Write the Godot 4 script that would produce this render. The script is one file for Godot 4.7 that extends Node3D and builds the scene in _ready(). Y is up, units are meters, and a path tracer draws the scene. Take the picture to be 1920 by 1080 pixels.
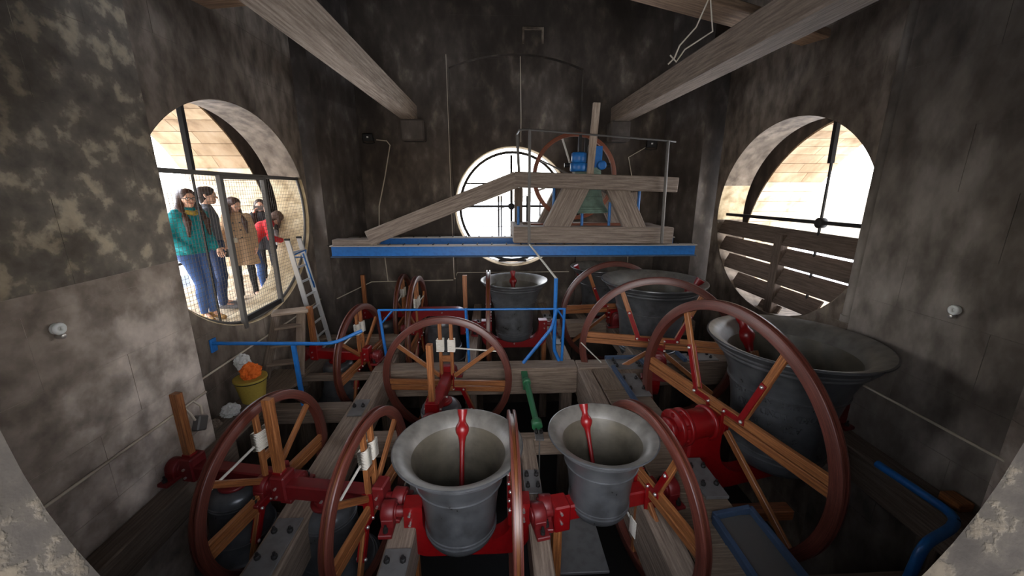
extends Node3D
# A bell chamber: twelve ringing bells in a timber frame, an hour bell on blue girders, three round windows.

const CAM := Vector3(0, 2.6, 0)
var M := {}
var names := {}

# ---------------------------------------------------------------- mesh builder
class MB:
	var v := PackedVector3Array()
	var n := PackedVector3Array()
	var uv := PackedVector2Array()
	var col := PackedColorArray()
	func tri(a: Vector3, b: Vector3, c: Vector3, na: Vector3, nb: Vector3, nc: Vector3, ua := Vector2(), ub := Vector2(), uc := Vector2()) -> void:
		if (a - c).cross(a - b).dot(na + nb + nc) < 0:
			v.append_array([a, c, b]); n.append_array([na, nc, nb]); uv.append_array([ua, uc, ub])
		else:
			v.append_array([a, b, c]); n.append_array([na, nb, nc]); uv.append_array([ua, ub, uc])
	func flat(a: Vector3, b: Vector3, c: Vector3, out: Vector3, ua := Vector2(), ub := Vector2(), uc := Vector2()) -> void:
		var nn := (a - c).cross(a - b).normalized()
		if nn.dot(out) < 0: nn = -nn
		tri(a, b, c, nn, nn, nn, ua, ub, uc)
	func quad(a: Vector3, b: Vector3, c: Vector3, d: Vector3, out: Vector3, ua := Vector2(), ub := Vector2(), uc := Vector2(), ud := Vector2()) -> void:
		flat(a, b, c, out, ua, ub, uc); flat(a, c, d, out, ua, uc, ud)
	func box(xf: Transform3D, s: Vector3, bev := 0.0) -> void:
		var h := s * 0.5
		var bv: float = min(bev, min(h.x, min(h.y, h.z)) * 0.6)
		var L := 0
		if s.y > s.x and s.y >= s.z: L = 1
		elif s.z > s.x and s.z > s.y: L = 2
		var off := Vector2(xf.origin.x * 1.7 + xf.origin.z * 0.9, xf.origin.y * 1.3 + xf.origin.x * 0.6)
		var vert := func(sg: Vector3, ax: int) -> Vector3:
			var p := Vector3()
			for i in 3: p[i] = sg[i] * (h[i] if (i == ax or bv == 0.0) else h[i] - bv)
			return p
		var tex := func(p: Vector3, ax: int) -> Vector2:
			var r := Vector2()
			if ax == L: r = Vector2(p[(L + 1) % 3], p[(L + 2) % 3])
			else: r = Vector2(p[L], p[3 - L - ax] + ax * 0.37)
			return r + off
		for ax in 3:
			var b1 := (ax + 1) % 3
			var b2 := (ax + 2) % 3
			for sg in [-1.0, 1.0]:
				var q := []
				for k in [[-1, -1], [1, -1], [1, 1], [-1, 1]]:
					var g := Vector3(); g[ax] = sg; g[b1] = k[0]; g[b2] = k[1]
					q.append(vert.call(g, ax))
				var o := Vector3(); o[ax] = sg
				quad(xf * q[0], xf * q[1], xf * q[2], xf * q[3], xf.basis * o, tex.call(q[0], ax), tex.call(q[1], ax), tex.call(q[2], ax), tex.call(q[3], ax))
		if bv <= 0.0: return
		for ax in 3:   # edges along ax
			var b1 := (ax + 1) % 3
			var b2 := (ax + 2) % 3
			for s1 in [-1.0, 1.0]:
				for s2 in [-1.0, 1.0]:
					var g0 := Vector3(); g0[ax] = -1; g0[b1] = s1; g0[b2] = s2
					var g1 := g0; g1[ax] = 1
					var p := [vert.call(g0, b1), vert.call(g1, b1), vert.call(g1, b2), vert.call(g0, b2)]
					var o := Vector3(); o[b1] = s1; o[b2] = s2
					quad(xf * p[0], xf * p[1], xf * p[2], xf * p[3], xf.basis * o, tex.call(p[0], b1), tex.call(p[1], b1), tex.call(p[2], b1), tex.call(p[3], b1))
		for a in [-1.0, 1.0]:
			for b in [-1.0, 1.0]:
				for c in [-1.0, 1.0]:
					var g := Vector3(a, b, c)
					flat(xf * vert.call(g, 0), xf * vert.call(g, 1), xf * vert.call(g, 2), xf.basis * g)
	func bx(c: Vector3, s: Vector3, bev := 0.0) -> void:
		box(Transform3D(Basis(), c), s, bev)
	func beam(a: Vector3, b: Vector3, w: float, h: float, bev := 0.0, up := Vector3.UP) -> void:
		var x := (b - a).normalized()
		if absf(x.dot(up)) > 0.98: up = Vector3.RIGHT if absf(x.x) < 0.9 else Vector3.BACK
		var z := x.cross(up).normalized()
		box(Transform3D(Basis(x, z.cross(x), z), (a + b) * 0.5), Vector3(a.distance_to(b), h, w), bev)
	func tube(pts: Array, r: float, k := 8, closed := false, caps := true, r2 := -1.0) -> void:
		var m := pts.size()
		var rings := []
		var nr := Vector3()
		var run := 0.0
		for i in m:
			var d: Vector3
			if closed: d = (pts[(i + 1) % m] - pts[(i + m - 1) % m]).normalized()
			elif i == 0: d = (pts[1] - pts[0]).normalized()
			elif i == m - 1: d = (pts[i] - pts[i - 1]).normalized()
			else: d = ((pts[i + 1] - pts[i]).normalized() + (pts[i] - pts[i - 1]).normalized()).normalized()
			if i == 0: nr = d.cross(Vector3.UP if absf(d.y) < 0.9 else Vector3.RIGHT).normalized()
			else: nr = (nr - d * nr.dot(d)).normalized()
			var bn := d.cross(nr)
			var ring := []
			if i > 0: run += pts[i].distance_to(pts[i - 1])
			var rr := r if r2 < 0 else lerpf(r, r2, float(i) / (m - 1))
			for j in k:
				var t := TAU * j / k
				var o := nr * cos(t) + bn * sin(t)
				ring.append([pts[i] + o * rr, o, Vector2(run, float(j) / k * 0.3)])
			rings.append(ring)
		for i in (m if closed else m - 1):
			var p = rings[i]
			var q = rings[(i + 1) % m]
			for j in k:
				var j2 := (j + 1) % k
				tri(p[j][0], q[j][0], q[j2][0], p[j][1], q[j][1], q[j2][1], p[j][2], q[j][2], q[j2][2])
				tri(p[j][0], q[j2][0], p[j2][0], p[j][1], q[j2][1], p[j2][1], p[j][2], q[j2][2], p[j2][2])
		if caps and not closed:
			for e in [0, m - 1]:
				var o: Vector3 = (pts[0] - pts[1]) if e == 0 else (pts[m - 1] - pts[m - 2])
				for j in k: flat(pts[e], rings[e][j][0], rings[e][(j + 1) % k][0], o)
	func lathe(prof: Array, k: int, xf := Transform3D(), closed := false, a0 := 0.0, a1 := TAU) -> void:
		var m := prof.size()
		var segs := m if closed else m - 1
		var sn := []
		for i in segs:
			var d: Vector2 = prof[(i + 1) % m] - prof[i]
			sn.append(Vector2(-d.y, d.x).normalized())
		for i in segs:
			var na: Vector2 = sn[i]
			var nb: Vector2 = sn[i]
			if i > 0 or closed:
				var pn: Vector2 = sn[(i + segs - 1) % segs]
				if pn.dot(sn[i]) > 0.7: na = (pn + sn[i]).normalized()
			if i < segs - 1 or closed:
				var qn: Vector2 = sn[(i + 1) % segs]
				if qn.dot(sn[i]) > 0.7: nb = (qn + sn[i]).normalized()
			var A: Vector2 = prof[i]
			var B: Vector2 = prof[(i + 1) % m]
			if A.distance_to(B) < 1e-6: continue
			for j in k:
				var t := lerpf(a0, a1, float(j) / k)
				var t2 := lerpf(a0, a1, float(j + 1) / k)
				var e := Vector3(cos(t), 0, sin(t))
				var f := Vector3(cos(t2), 0, sin(t2))
				var up := Vector3.UP
				var pa := xf * (e * A.x + up * A.y)
				var pb := xf * (e * B.x + up * B.y)
				var pc := xf * (f * B.x + up * B.y)
				var pd := xf * (f * A.x + up * A.y)
				var bs := xf.basis
				var va := (bs * (e * na.x + up * na.y)).normalized()
				var vb := (bs * (e * nb.x + up * nb.y)).normalized()
				var vc := (bs * (f * nb.x + up * nb.y)).normalized()
				var vd := (bs * (f * na.x + up * na.y)).normalized()
				var u0 := t * maxf(A.x, B.x)
				var u1 := t2 * maxf(A.x, B.x)
				var w0 := A.x + A.y
				var w1 := B.x + B.y
				if B.x > 1e-6: tri(pa, pb, pc, va, vb, vc, Vector2(u0, w0), Vector2(u0, w1), Vector2(u1, w1))
				if A.x > 1e-6: tri(pa, pc, pd, va, vc, vd, Vector2(u0, w0), Vector2(u1, w1), Vector2(u1, w0))
	func cyl(a: Vector3, b: Vector3, r: float, k := 16, bev := 0.0) -> void:
		var h := a.distance_to(b)
		var x := (b - a).normalized()
		var t := x.cross(Vector3.UP if absf(x.y) < 0.9 else Vector3.RIGHT).normalized()
		var xf := Transform3D(Basis(t, x, t.cross(x)), a)
		lathe([Vector2(0, h), Vector2(r - bev, h), Vector2(r, h - bev), Vector2(r, bev), Vector2(r - bev, 0), Vector2(0, 0)] if bev > 0 else [Vector2(0, h), Vector2(r, h), Vector2(r, 0), Vector2(0, 0)], k, xf)
	func ball(c: Vector3, r: float, k := 12, s := Vector3.ONE) -> void:
		var p := []
		for i in k + 1:
			var t := PI * i / k
			p.append(Vector2(sin(t) * r, cos(t) * r))
		lathe(p, k * 2, Transform3D(Basis().scaled(s), c))
	func extrude(poly: PackedVector2Array, depth: float, xf := Transform3D(), smooth := false, back := true) -> void:
		var id := Geometry2D.triangulate_polygon(poly)
		var zf := xf.basis * Vector3(0, 0, 1)
		for i in range(0, id.size(), 3):
			var a := poly[id[i]]; var b := poly[id[i + 1]]; var c := poly[id[i + 2]]
			flat(xf * Vector3(a.x, a.y, depth), xf * Vector3(b.x, b.y, depth), xf * Vector3(c.x, c.y, depth), zf, a, b, c)
			if back: flat(xf * Vector3(a.x, a.y, 0), xf * Vector3(b.x, b.y, 0), xf * Vector3(c.x, c.y, 0), -zf, a, b, c)
		var m := poly.size()
		var sg := -1.0 if Geometry2D.is_polygon_clockwise(poly) else 1.0
		var run := 0.0
		for i in m:
			var a := poly[i]; var b := poly[(i + 1) % m]
			var d := b - a
			if d.length() < 1e-6: continue
			var o := xf.basis * Vector3(d.y, -d.x, 0) * sg
			if smooth:
				pass
			quad(xf * Vector3(a.x, a.y, 0), xf * Vector3(b.x, b.y, 0), xf * Vector3(b.x, b.y, depth), xf * Vector3(a.x, a.y, depth), o, Vector2(run, 0), Vector2(run + d.length(), 0), Vector2(run + d.length(), depth), Vector2(run, depth))
			run += d.length()
	func mesh() -> ArrayMesh:
		var arr := []
		arr.resize(Mesh.ARRAY_MAX)
		arr[Mesh.ARRAY_VERTEX] = v; arr[Mesh.ARRAY_NORMAL] = n; arr[Mesh.ARRAY_TEX_UV] = uv
		if col.size() == v.size() and col.size() > 0: arr[Mesh.ARRAY_COLOR] = col
		var am := ArrayMesh.new()
		am.add_surface_from_arrays(Mesh.PRIMITIVE_TRIANGLES, arr)
		return am

# ---------------------------------------------------------------- nodes
func numbered(s: String) -> String:
	if not names.has(s):
		names[s] = 0
		return s
	names[s] += 1
	return "%s_%03d" % [s, names[s]]

func tag(o: Node, label := "", category := "", group := "", kind := "") -> Node:
	if label: o.set_meta("label", label)
	if category: o.set_meta("category", category)
	if group: o.set_meta("group", group)
	if kind: o.set_meta("kind", kind)
	return o

func part(called: String, mb: MB, m: Material, parent: Node = null, xf := Transform3D()) -> MeshInstance3D:
	var o := MeshInstance3D.new()
	o.mesh = mb.mesh()
	o.material_override = m
	o.transform = xf
	o.cast_shadow = GeometryInstance3D.SHADOW_CASTING_SETTING_ON
	if parent == null:
		o.name = numbered(called); add_child(o)
	else:
		o.name = called
		var k := 1
		while parent.has_node(NodePath(o.name)):
			o.name = "%s_%03d" % [called, k]; k += 1
		parent.add_child(o)
	return o

func thing(called: String, label: String, category: String, xf := Transform3D(), group := "") -> Node3D:
	var o := Node3D.new()
	o.name = numbered(called)
	add_child(o)
	o.transform = xf
	tag(o, label, category, group)
	return o

func at(p: Vector3) -> Transform3D: return Transform3D(Basis(), p)

func simple(called: String, mb: MB, m: Material, label: String, category: String, group := "") -> MeshInstance3D:
	var o := part(called, mb, m)
	tag(o, label, category, group)
	return o
# ---------------------------------------------------------------- scene
func _ready() -> void:
	var cam := Camera3D.new()
	cam.name = "camera"
	cam.fov = rad_to_deg(2.0 * atan(540.0 / 740.0))
	cam.near = 0.05; cam.far = 600.0
	cam.rotation_order = EULER_ORDER_YXZ
	cam.position = CAM
	cam.rotation = Vector3(deg_to_rad(-14.4), deg_to_rad(-2.6), 0)
	add_child(cam)
	cam.current = true
	var env := Environment.new()
	env.background_mode = Environment.BG_SKY
	var sm := ProceduralSkyMaterial.new()
	sm.sky_top_color = Color(0.86, 0.91, 1.0); sm.sky_horizon_color = Color(1.0, 0.99, 0.97)
	sm.ground_horizon_color = Color(0.98, 0.94, 0.88); sm.ground_bottom_color = Color(0.8, 0.76, 0.7)
	sm.sky_curve = 0.25; sm.sun_angle_max = 0.0
	sm.sky_energy_multiplier = 1.0; sm.ground_energy_multiplier = 0.55
	var sky := Sky.new(); sky.sky_material = sm
	env.sky = sky
	env.background_energy_multiplier = 4.0
	env.tonemap_mode = Environment.TONE_MAPPER_LINEAR
	env.tonemap_exposure = 3.0
	env.sdfgi_enabled = true; env.ssao_enabled = true; env.ssil_enabled = true
	var we := WorldEnvironment.new(); we.name = "world_environment"; we.environment = env
	add_child(we)
	# added area lamp outside the opening where the viewer stands, boosting its daylight
	var al := AreaLight3D.new()
	al.name = "added_front_daylight"
	al.area_size = Vector2(3.2, 3.2)
	al.area_normalize_energy = true
	al.light_energy = 9.0
	al.light_color = Color(1.0, 0.97, 0.94)
	al.shadow_enabled = true
	al.set("area_range", 20.0)
	al.position = Vector3(0.3, 3.0, 2.6)
	add_child(al)
	make_materials()
	build_room()
	build_bells()
	build_frame()
	girders()
	hour_bell()
	ceiling_timbers()
	railings()
	ladders()
	bucket()
	wall_things()
	outside()
	people()
# ---------------------------------------------------------------- materials
func lin(r: float, g: float, b: float) -> Color: return Color(r, g, b).linear_to_srgb()

func ramp(stops: Array) -> Gradient:
	var g := Gradient.new()
	var off := PackedFloat32Array()
	var cs := PackedColorArray()
	for s in stops:
		off.append(s[0]); cs.append(s[1])
	g.offsets = off; g.colors = cs
	return g

func noise_tex(size: int, freq: float, oct: int, g: Gradient, sd: int, warp := 0.0, kind := FastNoiseLite.TYPE_SIMPLEX_SMOOTH) -> NoiseTexture2D:
	var f := FastNoiseLite.new()
	f.seed = sd; f.noise_type = kind; f.frequency = freq
	f.fractal_type = FastNoiseLite.FRACTAL_FBM; f.fractal_octaves = oct; f.fractal_gain = 0.55
	if warp > 0:
		f.domain_warp_enabled = true; f.domain_warp_amplitude = warp; f.domain_warp_frequency = freq * 2.0
	var t := NoiseTexture2D.new()
	t.width = size; t.height = size; t.seamless = true; t.seamless_blend_skirt = 0.15
	t.noise = f
	if g: t.color_ramp = g
	return t

func wood_image(w: int, h: int, sd: int, dark: Color, light: Color, stretch: float) -> ImageTexture:
	var f := FastNoiseLite.new()
	f.seed = sd; f.frequency = 1.0; f.fractal_octaves = 4; f.fractal_type = FastNoiseLite.FRACTAL_FBM
	var img := Image.create(w, h, false, Image.FORMAT_RGB8)
	for y in h:
		for x in w:
			# wrap in both directions by blending
			var bx_ := float(x) / w
			var a := f.get_noise_2d(x * 0.012 / stretch, y * 0.11)
			var b := f.get_noise_2d((x - w) * 0.012 / stretch, y * 0.11)
			var k := lerpf(a, b, bx_)
			var fine := f.get_noise_2d(x * 0.05 + 300.0, y * 0.9)
			var v := clampf(0.5 + k * 0.75 + fine * 0.28, 0.0, 1.0)
			img.set_pixel(x, y, dark.lerp(light, v))
	return ImageTexture.create_from_image(img)

func mat(c: Color, rough: float, metal := 0.0) -> StandardMaterial3D:
	var m := StandardMaterial3D.new()
	m.albedo_color = c; m.roughness = rough; m.metallic = metal
	return m

func wood_mat(c: Color, tex: Texture2D, sc: Vector2, rough: float, bump := 0.15) -> StandardMaterial3D:
	var m := mat(c, rough)
	m.albedo_texture = tex
	m.uv1_scale = Vector3(sc.x, sc.y, 1)
	if bump > 0:
		m.heightmap_enabled = true; m.heightmap_texture = tex; m.heightmap_scale = bump
	return m

func tri_mat(tex: Texture2D, sc: Vector3, rough: float, bump := 0.0, detail: Texture2D = null, c := Color.WHITE) -> StandardMaterial3D:
	var m := mat(c, rough)
	m.albedo_texture = tex
	m.uv1_triplanar = true; m.uv1_world_triplanar = true
	m.uv1_scale = sc; m.uv1_triplanar_sharpness = 4.0
	if detail:
		m.detail_enabled = true; m.detail_albedo = detail; m.detail_blend_mode = BaseMaterial3D.BLEND_MODE_MUL
		m.detail_uv_layer = BaseMaterial3D.DETAIL_UV_2
		m.uv2_triplanar = true; m.uv2_world_triplanar = true; m.uv2_scale = sc * 0.31
	if bump > 0:
		m.heightmap_enabled = true; m.heightmap_texture = tex; m.heightmap_scale = bump
	return m

func make_materials() -> void:
	var blot := noise_tex(512, 0.006, 5, ramp([[0.0, Color(0.62, 0.6, 0.585)], [0.42, Color(0.8, 0.785, 0.77)], [0.6, Color(1, 1, 1)], [1.0, Color(1, 1, 1)]]), 11, 30.0)
	# soot-blackened plaster with pale patches where it has peeled
	var peel := noise_tex(1024, 0.007, 6, ramp([[0.0, Color(0.38, 0.35, 0.32)], [0.45, Color(0.49, 0.455, 0.415)], [0.56, Color(0.52, 0.485, 0.435)], [0.64, Color(0.64, 0.595, 0.525)], [0.74, Color(0.73, 0.675, 0.585)], [1.0, Color(0.8, 0.74, 0.64)]]), 3, 25.0)
	var soot := noise_tex(1024, 0.006, 6, ramp([[0.0, Color(0.35, 0.32, 0.295)], [0.45, Color(0.415, 0.382, 0.355)], [0.62, Color(0.45, 0.418, 0.39)], [0.8, Color(0.53, 0.497, 0.46)], [1.0, Color(0.66, 0.62, 0.565)]]), 7, 18.0)
	var grey := noise_tex(1024, 0.008, 6, ramp([[0.0, Color(0.48, 0.45, 0.425)], [0.35, Color(0.63, 0.595, 0.56)], [0.6, Color(0.74, 0.705, 0.67)], [0.85, Color(0.82, 0.785, 0.745)], [1.0, Color(0.88, 0.85, 0.81)]]), 19, 14.0)
	M.peel = tri_mat(peel, Vector3(0.46, 0.46, 0.46), 0.95, 1.2, blot)
	M.soot = tri_mat(soot, Vector3(0.45, 0.27, 0.45), 0.95, 0.8, blot, Color(0.86, 0.85, 0.85))
	M.soot_dark = tri_mat(soot, Vector3(0.45, 0.25, 0.45), 0.95, 0.8, blot, Color(0.8, 0.78, 0.76))
	M.niche = tri_mat(grey, Vector3(0.4, 0.22, 0.4), 0.95, 0.8, blot, Color(0.74, 0.705, 0.67))
	M.grey = tri_mat(grey, Vector3(0.3, 0.3, 0.3), 0.95, 1.0, blot, Color(1.0, 0.97, 0.95))
	M.rightstone = tri_mat(grey, Vector3(0.3, 0.16, 0.3), 0.95, 0.9, blot, Color(0.7, 0.685, 0.67))
	M.rim_stone = tri_mat(grey, Vector3(0.5, 0.5, 0.5), 0.95, 1.0, blot, Color(0.72, 0.68, 0.63))
	M.limed = tri_mat(grey, Vector3(0.5, 0.5, 0.5), 0.95, 0.6, null, lin(1.0, 0.93, 0.78))
	M.limed.albedo_texture = noise_tex(512, 0.012, 5, ramp([[0.0, Color(0.6, 0.52, 0.42)], [0.5, Color(0.82, 0.76, 0.66)], [1.0, Color(0.93, 0.9, 0.84)]]), 23, 10.0)
	M.tan = []
	for k in 3:
		var t := tri_mat(M.limed.albedo_texture, Vector3(0.35, 0.35, 0.35), 0.95, 0.5, null, [Color(0.78, 0.71, 0.63), Color(0.73, 0.66, 0.58), Color(0.82, 0.76, 0.68)][k])
		M.tan.append(t)
	M.daylit_stone = tri_mat(M.limed.albedo_texture, Vector3(0.35, 0.35, 0.35), 0.95, 0.5, null, Color(1, 0.98, 0.95))  # paler tan stone: strong daylight on lower courses and jambs put into the colour
	M.joint = mat(Color(0.3, 0.26, 0.22), 0.95)
	M.rim_near = tri_mat(peel, Vector3(1.1, 1.1, 1.1), 0.95, 1.0, blot, Color(0.52, 0.51, 0.5))
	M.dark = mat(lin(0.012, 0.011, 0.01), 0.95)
	# timbers
	var oak := wood_image(512, 256, 5, Color(0.62, 0.585, 0.555), Color(0.96, 0.945, 0.93), 1.6)
	var fine := wood_image(512, 256, 9, Color(0.55, 0.45, 0.38), Color(1.0, 0.97, 0.93), 2.2)
	M.old_oak = wood_mat(Color(0.6, 0.535, 0.475), oak, Vector2(0.45, 1.3), 0.85, 0.5)
	M.old_oak_dark = wood_mat(Color(0.48, 0.425, 0.375), oak, Vector2(0.45, 1.3), 0.85, 0.5)
	M.grey_oak = wood_mat(Color(0.59, 0.545, 0.51), oak, Vector2(0.4, 1.1), 0.85, 0.5)
	M.pale_beam = wood_mat(Color(0.76, 0.69, 0.62), oak, Vector2(0.35, 1.0), 0.85, 0.5)
	M.plank = wood_mat(Color(0.52, 0.455, 0.385), oak, Vector2(0.6, 1.6), 0.85, 0.5)
	M.louver = wood_mat(Color(0.44, 0.385, 0.345), oak, Vector2(0.5, 1.2), 0.9, 0.5)
	M.ash = wood_mat(Color(0.66, 0.45, 0.28), fine, Vector2(0.7, 2.2), 0.45, 0.08)
	M.ash_dark = wood_mat(Color(0.5, 0.31, 0.19), fine, Vector2(0.7, 2.2), 0.45, 0.08)
	M.rim = wood_mat(Color(0.42, 0.235, 0.205), fine, Vector2(0.8, 3.0), 0.42, 0.05)
	M.cross_plank = wood_mat(Color(0.66, 0.55, 0.45), oak, Vector2(0.4, 1.1), 0.85, 0.4)
	M.rim_old = wood_mat(Color(0.58, 0.34, 0.23), fine, Vector2(0.8, 3.0), 0.6, 0.05)
	M.sole = wood_mat(Color(0.5, 0.33, 0.19), fine, Vector2(0.8, 3.0), 0.4, 0.05)
	# paint and metal
	var scuff := noise_tex(256, 0.03, 4, ramp([[0.0, Color(0.88, 0.87, 0.86)], [0.5, Color(0.97, 0.97, 0.97)], [1.0, Color(1, 1, 1)]]), 31)
	M.red = mat(Color(0.46, 0.025, 0.04), 0.38)
	M.red.albedo_texture = scuff
	M.red.uv1_triplanar = true; M.red.uv1_scale = Vector3(2, 2, 2)
	M.red_dark = mat(Color(0.4, 0.06, 0.07), 0.5)
	M.red_dark.albedo_texture = scuff
	M.red_dark.uv1_triplanar = true; M.red_dark.uv1_scale = Vector3(2, 2, 2)
	M.blue = mat(Color(0.1, 0.4, 0.68), 0.4)
	M.blue.albedo_texture = scuff
	M.blue.uv1_triplanar = true; M.blue.uv1_scale = Vector3(1.5, 1.5, 1.5)
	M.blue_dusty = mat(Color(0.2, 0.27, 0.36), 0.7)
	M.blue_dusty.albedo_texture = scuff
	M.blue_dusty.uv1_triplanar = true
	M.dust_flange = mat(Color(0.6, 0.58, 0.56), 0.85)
	M.green = mat(Color(0.16, 0.4, 0.25), 0.45)
	M.steel = mat(Color(0.6, 0.59, 0.57), 0.4, 0.7)
	M.plate = mat(Color(0.44, 0.43, 0.42), 0.6, 0.4)
	M.plate.albedo_texture = scuff
	M.plate.uv1_triplanar = true
	M.alu = mat(Color(0.78, 0.78, 0.78), 0.38, 0.6)
	M.bolt = mat(Color(0.75, 0.74, 0.72), 0.3, 0.8)
	M.iron = mat(Color(0.13, 0.12, 0.115), 0.6, 0.3)
	M.iron_grey = mat(Color(0.36, 0.345, 0.33), 0.55, 0.3)
	var bell_tex := noise_tex(512, 0.012, 5, ramp([[0.0, Color(0.62, 0.6, 0.58)], [0.5, Color(0.84, 0.84, 0.84)], [1.0, Color(1, 0.99, 0.97)]]), 41, 12.0)
	M.bronze = mat(Color(0.37, 0.375, 0.385), 0.4, 0.3)
	M.bronze.albedo_texture = bell_tex
	M.bronze.uv1_triplanar = true; M.bronze.uv1_scale = Vector3(0.9, 0.9, 0.9)
	M.bronze.roughness_texture = bell_tex
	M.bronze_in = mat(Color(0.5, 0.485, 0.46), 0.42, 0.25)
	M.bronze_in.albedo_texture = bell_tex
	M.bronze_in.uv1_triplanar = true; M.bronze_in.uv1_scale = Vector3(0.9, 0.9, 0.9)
	M.bronze_bowl = mat(Color(0.36, 0.335, 0.285), 0.5, 0.15)  # brown patina, darkened further with the shade of the deep bowl
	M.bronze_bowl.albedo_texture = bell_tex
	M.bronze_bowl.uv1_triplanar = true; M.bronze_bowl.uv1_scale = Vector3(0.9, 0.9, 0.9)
	M.verdigris = mat(Color(0.42, 0.52, 0.47), 0.6, 0.0)
	M.verdigris.albedo_texture = bell_tex
	M.verdigris.uv1_triplanar = true
	M.rope = mat(Color(0.72, 0.7, 0.66), 0.9)
	M.rope_wrap = mat(Color(0.8, 0.77, 0.72), 0.9)
	M.cable = mat(Color(0.75, 0.7, 0.62), 0.7)
	M.white = mat(Color(0.88, 0.88, 0.86), 0.5)
	M.black = mat(Color(0.06, 0.06, 0.065), 0.5)
	M.yellow = mat(Color(0.66, 0.57, 0.24), 0.6)
	M.yellow.albedo_texture = scuff
	M.yellow.uv1_triplanar = true; M.yellow.uv1_scale = Vector3(4, 4, 4)
	M.orange = mat(Color(0.85, 0.4, 0.1), 0.85)
	M.bag = mat(Color(0.72, 0.72, 0.7), 0.25)
	M.facade = mat(Color(0.93, 0.92, 0.9), 0.9)
	M.facade_dark = mat(Color(0.3, 0.31, 0.33), 0.6)
	M.paving = tri_mat(M.limed.albedo_texture, Vector3(0.6, 0.6, 0.6), 0.95, 0.3, null, Color(0.8, 0.75, 0.68))
# ---------------------------------------------------------------- the room
func ellipse(c: Vector2, a: float, b: float, k := 72) -> PackedVector2Array:
	var p := PackedVector2Array()
	for i in k: p.append(c + Vector2(cos(TAU * i / k) * a, sin(TAU * i / k) * b))
	return p

func rect(a: Vector2, b: Vector2) -> PackedVector2Array:
	return PackedVector2Array([a, Vector2(b.x, a.y), b, Vector2(a.x, b.y)])

# A wall: a thick slab (its face towards +z of xf) with an opening, faced with ashlar blocks that are parts of their own.
func wall(called: String, xf: Transform3D, a: Vector2, b: Vector2, hole: PackedVector2Array, thick: float, m: Material, bw: float, bh: float, sd: int, mats: Array, ylo := -9.0, yhi := 99.0) -> MeshInstance3D:
	var mb := MB.new()
	var cx := (a.x + b.x) * 0.5
	if hole.size():
		cx = 0.0
		for p in hole: cx += p.x
		cx /= hole.size()
	for r in [rect(a, Vector2(cx, b.y)), rect(Vector2(cx, a.y), b)]:
		var ps := [r] if hole.is_empty() else Geometry2D.clip_polygons(r, hole)
		for p in ps: mb.extrude(p, thick, xf * at(Vector3(0, 0, -thick)))
	var o := part(called, mb, m)
	tag(o, "", "", "", "structure")
	if bw <= 0: return o
	var rng := RandomNumberGenerator.new()
	rng.seed = sd
	var row := 0
	var y := maxf(a.y, ylo)
	while y < minf(b.y, yhi) - 0.05:
		var h := bh * rng.randf_range(0.9, 1.1)
		var x := a.x - (bw * 0.5 if row % 2 else 0.0)
		while x < b.x - 0.02:
			var w := bw * rng.randf_range(0.85, 1.15)
			var x0 := maxf(x, a.x); var x1 := minf(x + w, b.x)
			var y1 := minf(y + h, b.y)
			if x1 - x0 > 0.06:
				var g := 0.0016
				var r := rect(Vector2(x0 + g, y + g), Vector2(x1 - g, y1 - g))
				var ps := [r] if hole.is_empty() else Geometry2D.clip_polygons(r, hole)
				for p in ps:
					if p.size() < 3: continue
					var k := MB.new()
					k.extrude(p, 0.003 + rng.randf() * 0.002, xf, false, false)
					if k.v.size() < 9: continue
					part("stone_block", k, mats[rng.randi() % mats.size()], o)
			x += w
		y += h; row += 1
	return o

func arc_band(c: Vector2, a: float, b: float, t0: float, t1: float, z0: float, z1: float, th: float, xf: Transform3D, k: int) -> MB:
	# the lining of an elliptical opening between two angles
	var mb := MB.new()
	for i in k:
		var q := []
		for t in [lerpf(t0, t1, float(i) / k), lerpf(t0, t1, float(i + 1) / k)]:
			var d := Vector2(cos(t), sin(t))
			q.append([c + d * Vector2(a, b), c + d * Vector2(a - th, b - th), -Vector2(d.x / a, d.y / b).normalized()])
		var A: Vector2 = q[0][0]; var B: Vector2 = q[1][0]; var Ai: Vector2 = q[0][1]; var Bi: Vector2 = q[1][1]
		var na := xf.basis * Vector3(q[0][2].x, q[0][2].y, 0); var nb := xf.basis * Vector3(q[1][2].x, q[1][2].y, 0)
		var p := [xf * Vector3(Ai.x, Ai.y, z0), xf * Vector3(Bi.x, Bi.y, z0), xf * Vector3(Bi.x, Bi.y, z1), xf * Vector3(Ai.x, Ai.y, z1)]
		mb.tri(p[0], p[1], p[2], na, nb, nb); mb.tri(p[0], p[2], p[3], na, nb, na)
		var zz := xf.basis * Vector3(0, 0, 1)
		mb.quad(p[3], p[2], xf * Vector3(B.x, B.y, z1), xf * Vector3(A.x, A.y, z1), zz)
		mb.quad(p[0], p[1], xf * Vector3(B.x, B.y, z0), xf * Vector3(A.x, A.y, z0), -zz)
		if i == 0: mb.quad(p[0], p[3], xf * Vector3(A.x, A.y, z1), xf * Vector3(A.x, A.y, z0), na)
		if i == k - 1: mb.quad(p[1], p[2], xf * Vector3(B.x, B.y, z1), xf * Vector3(B.x, B.y, z0), nb)
	return mb

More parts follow.
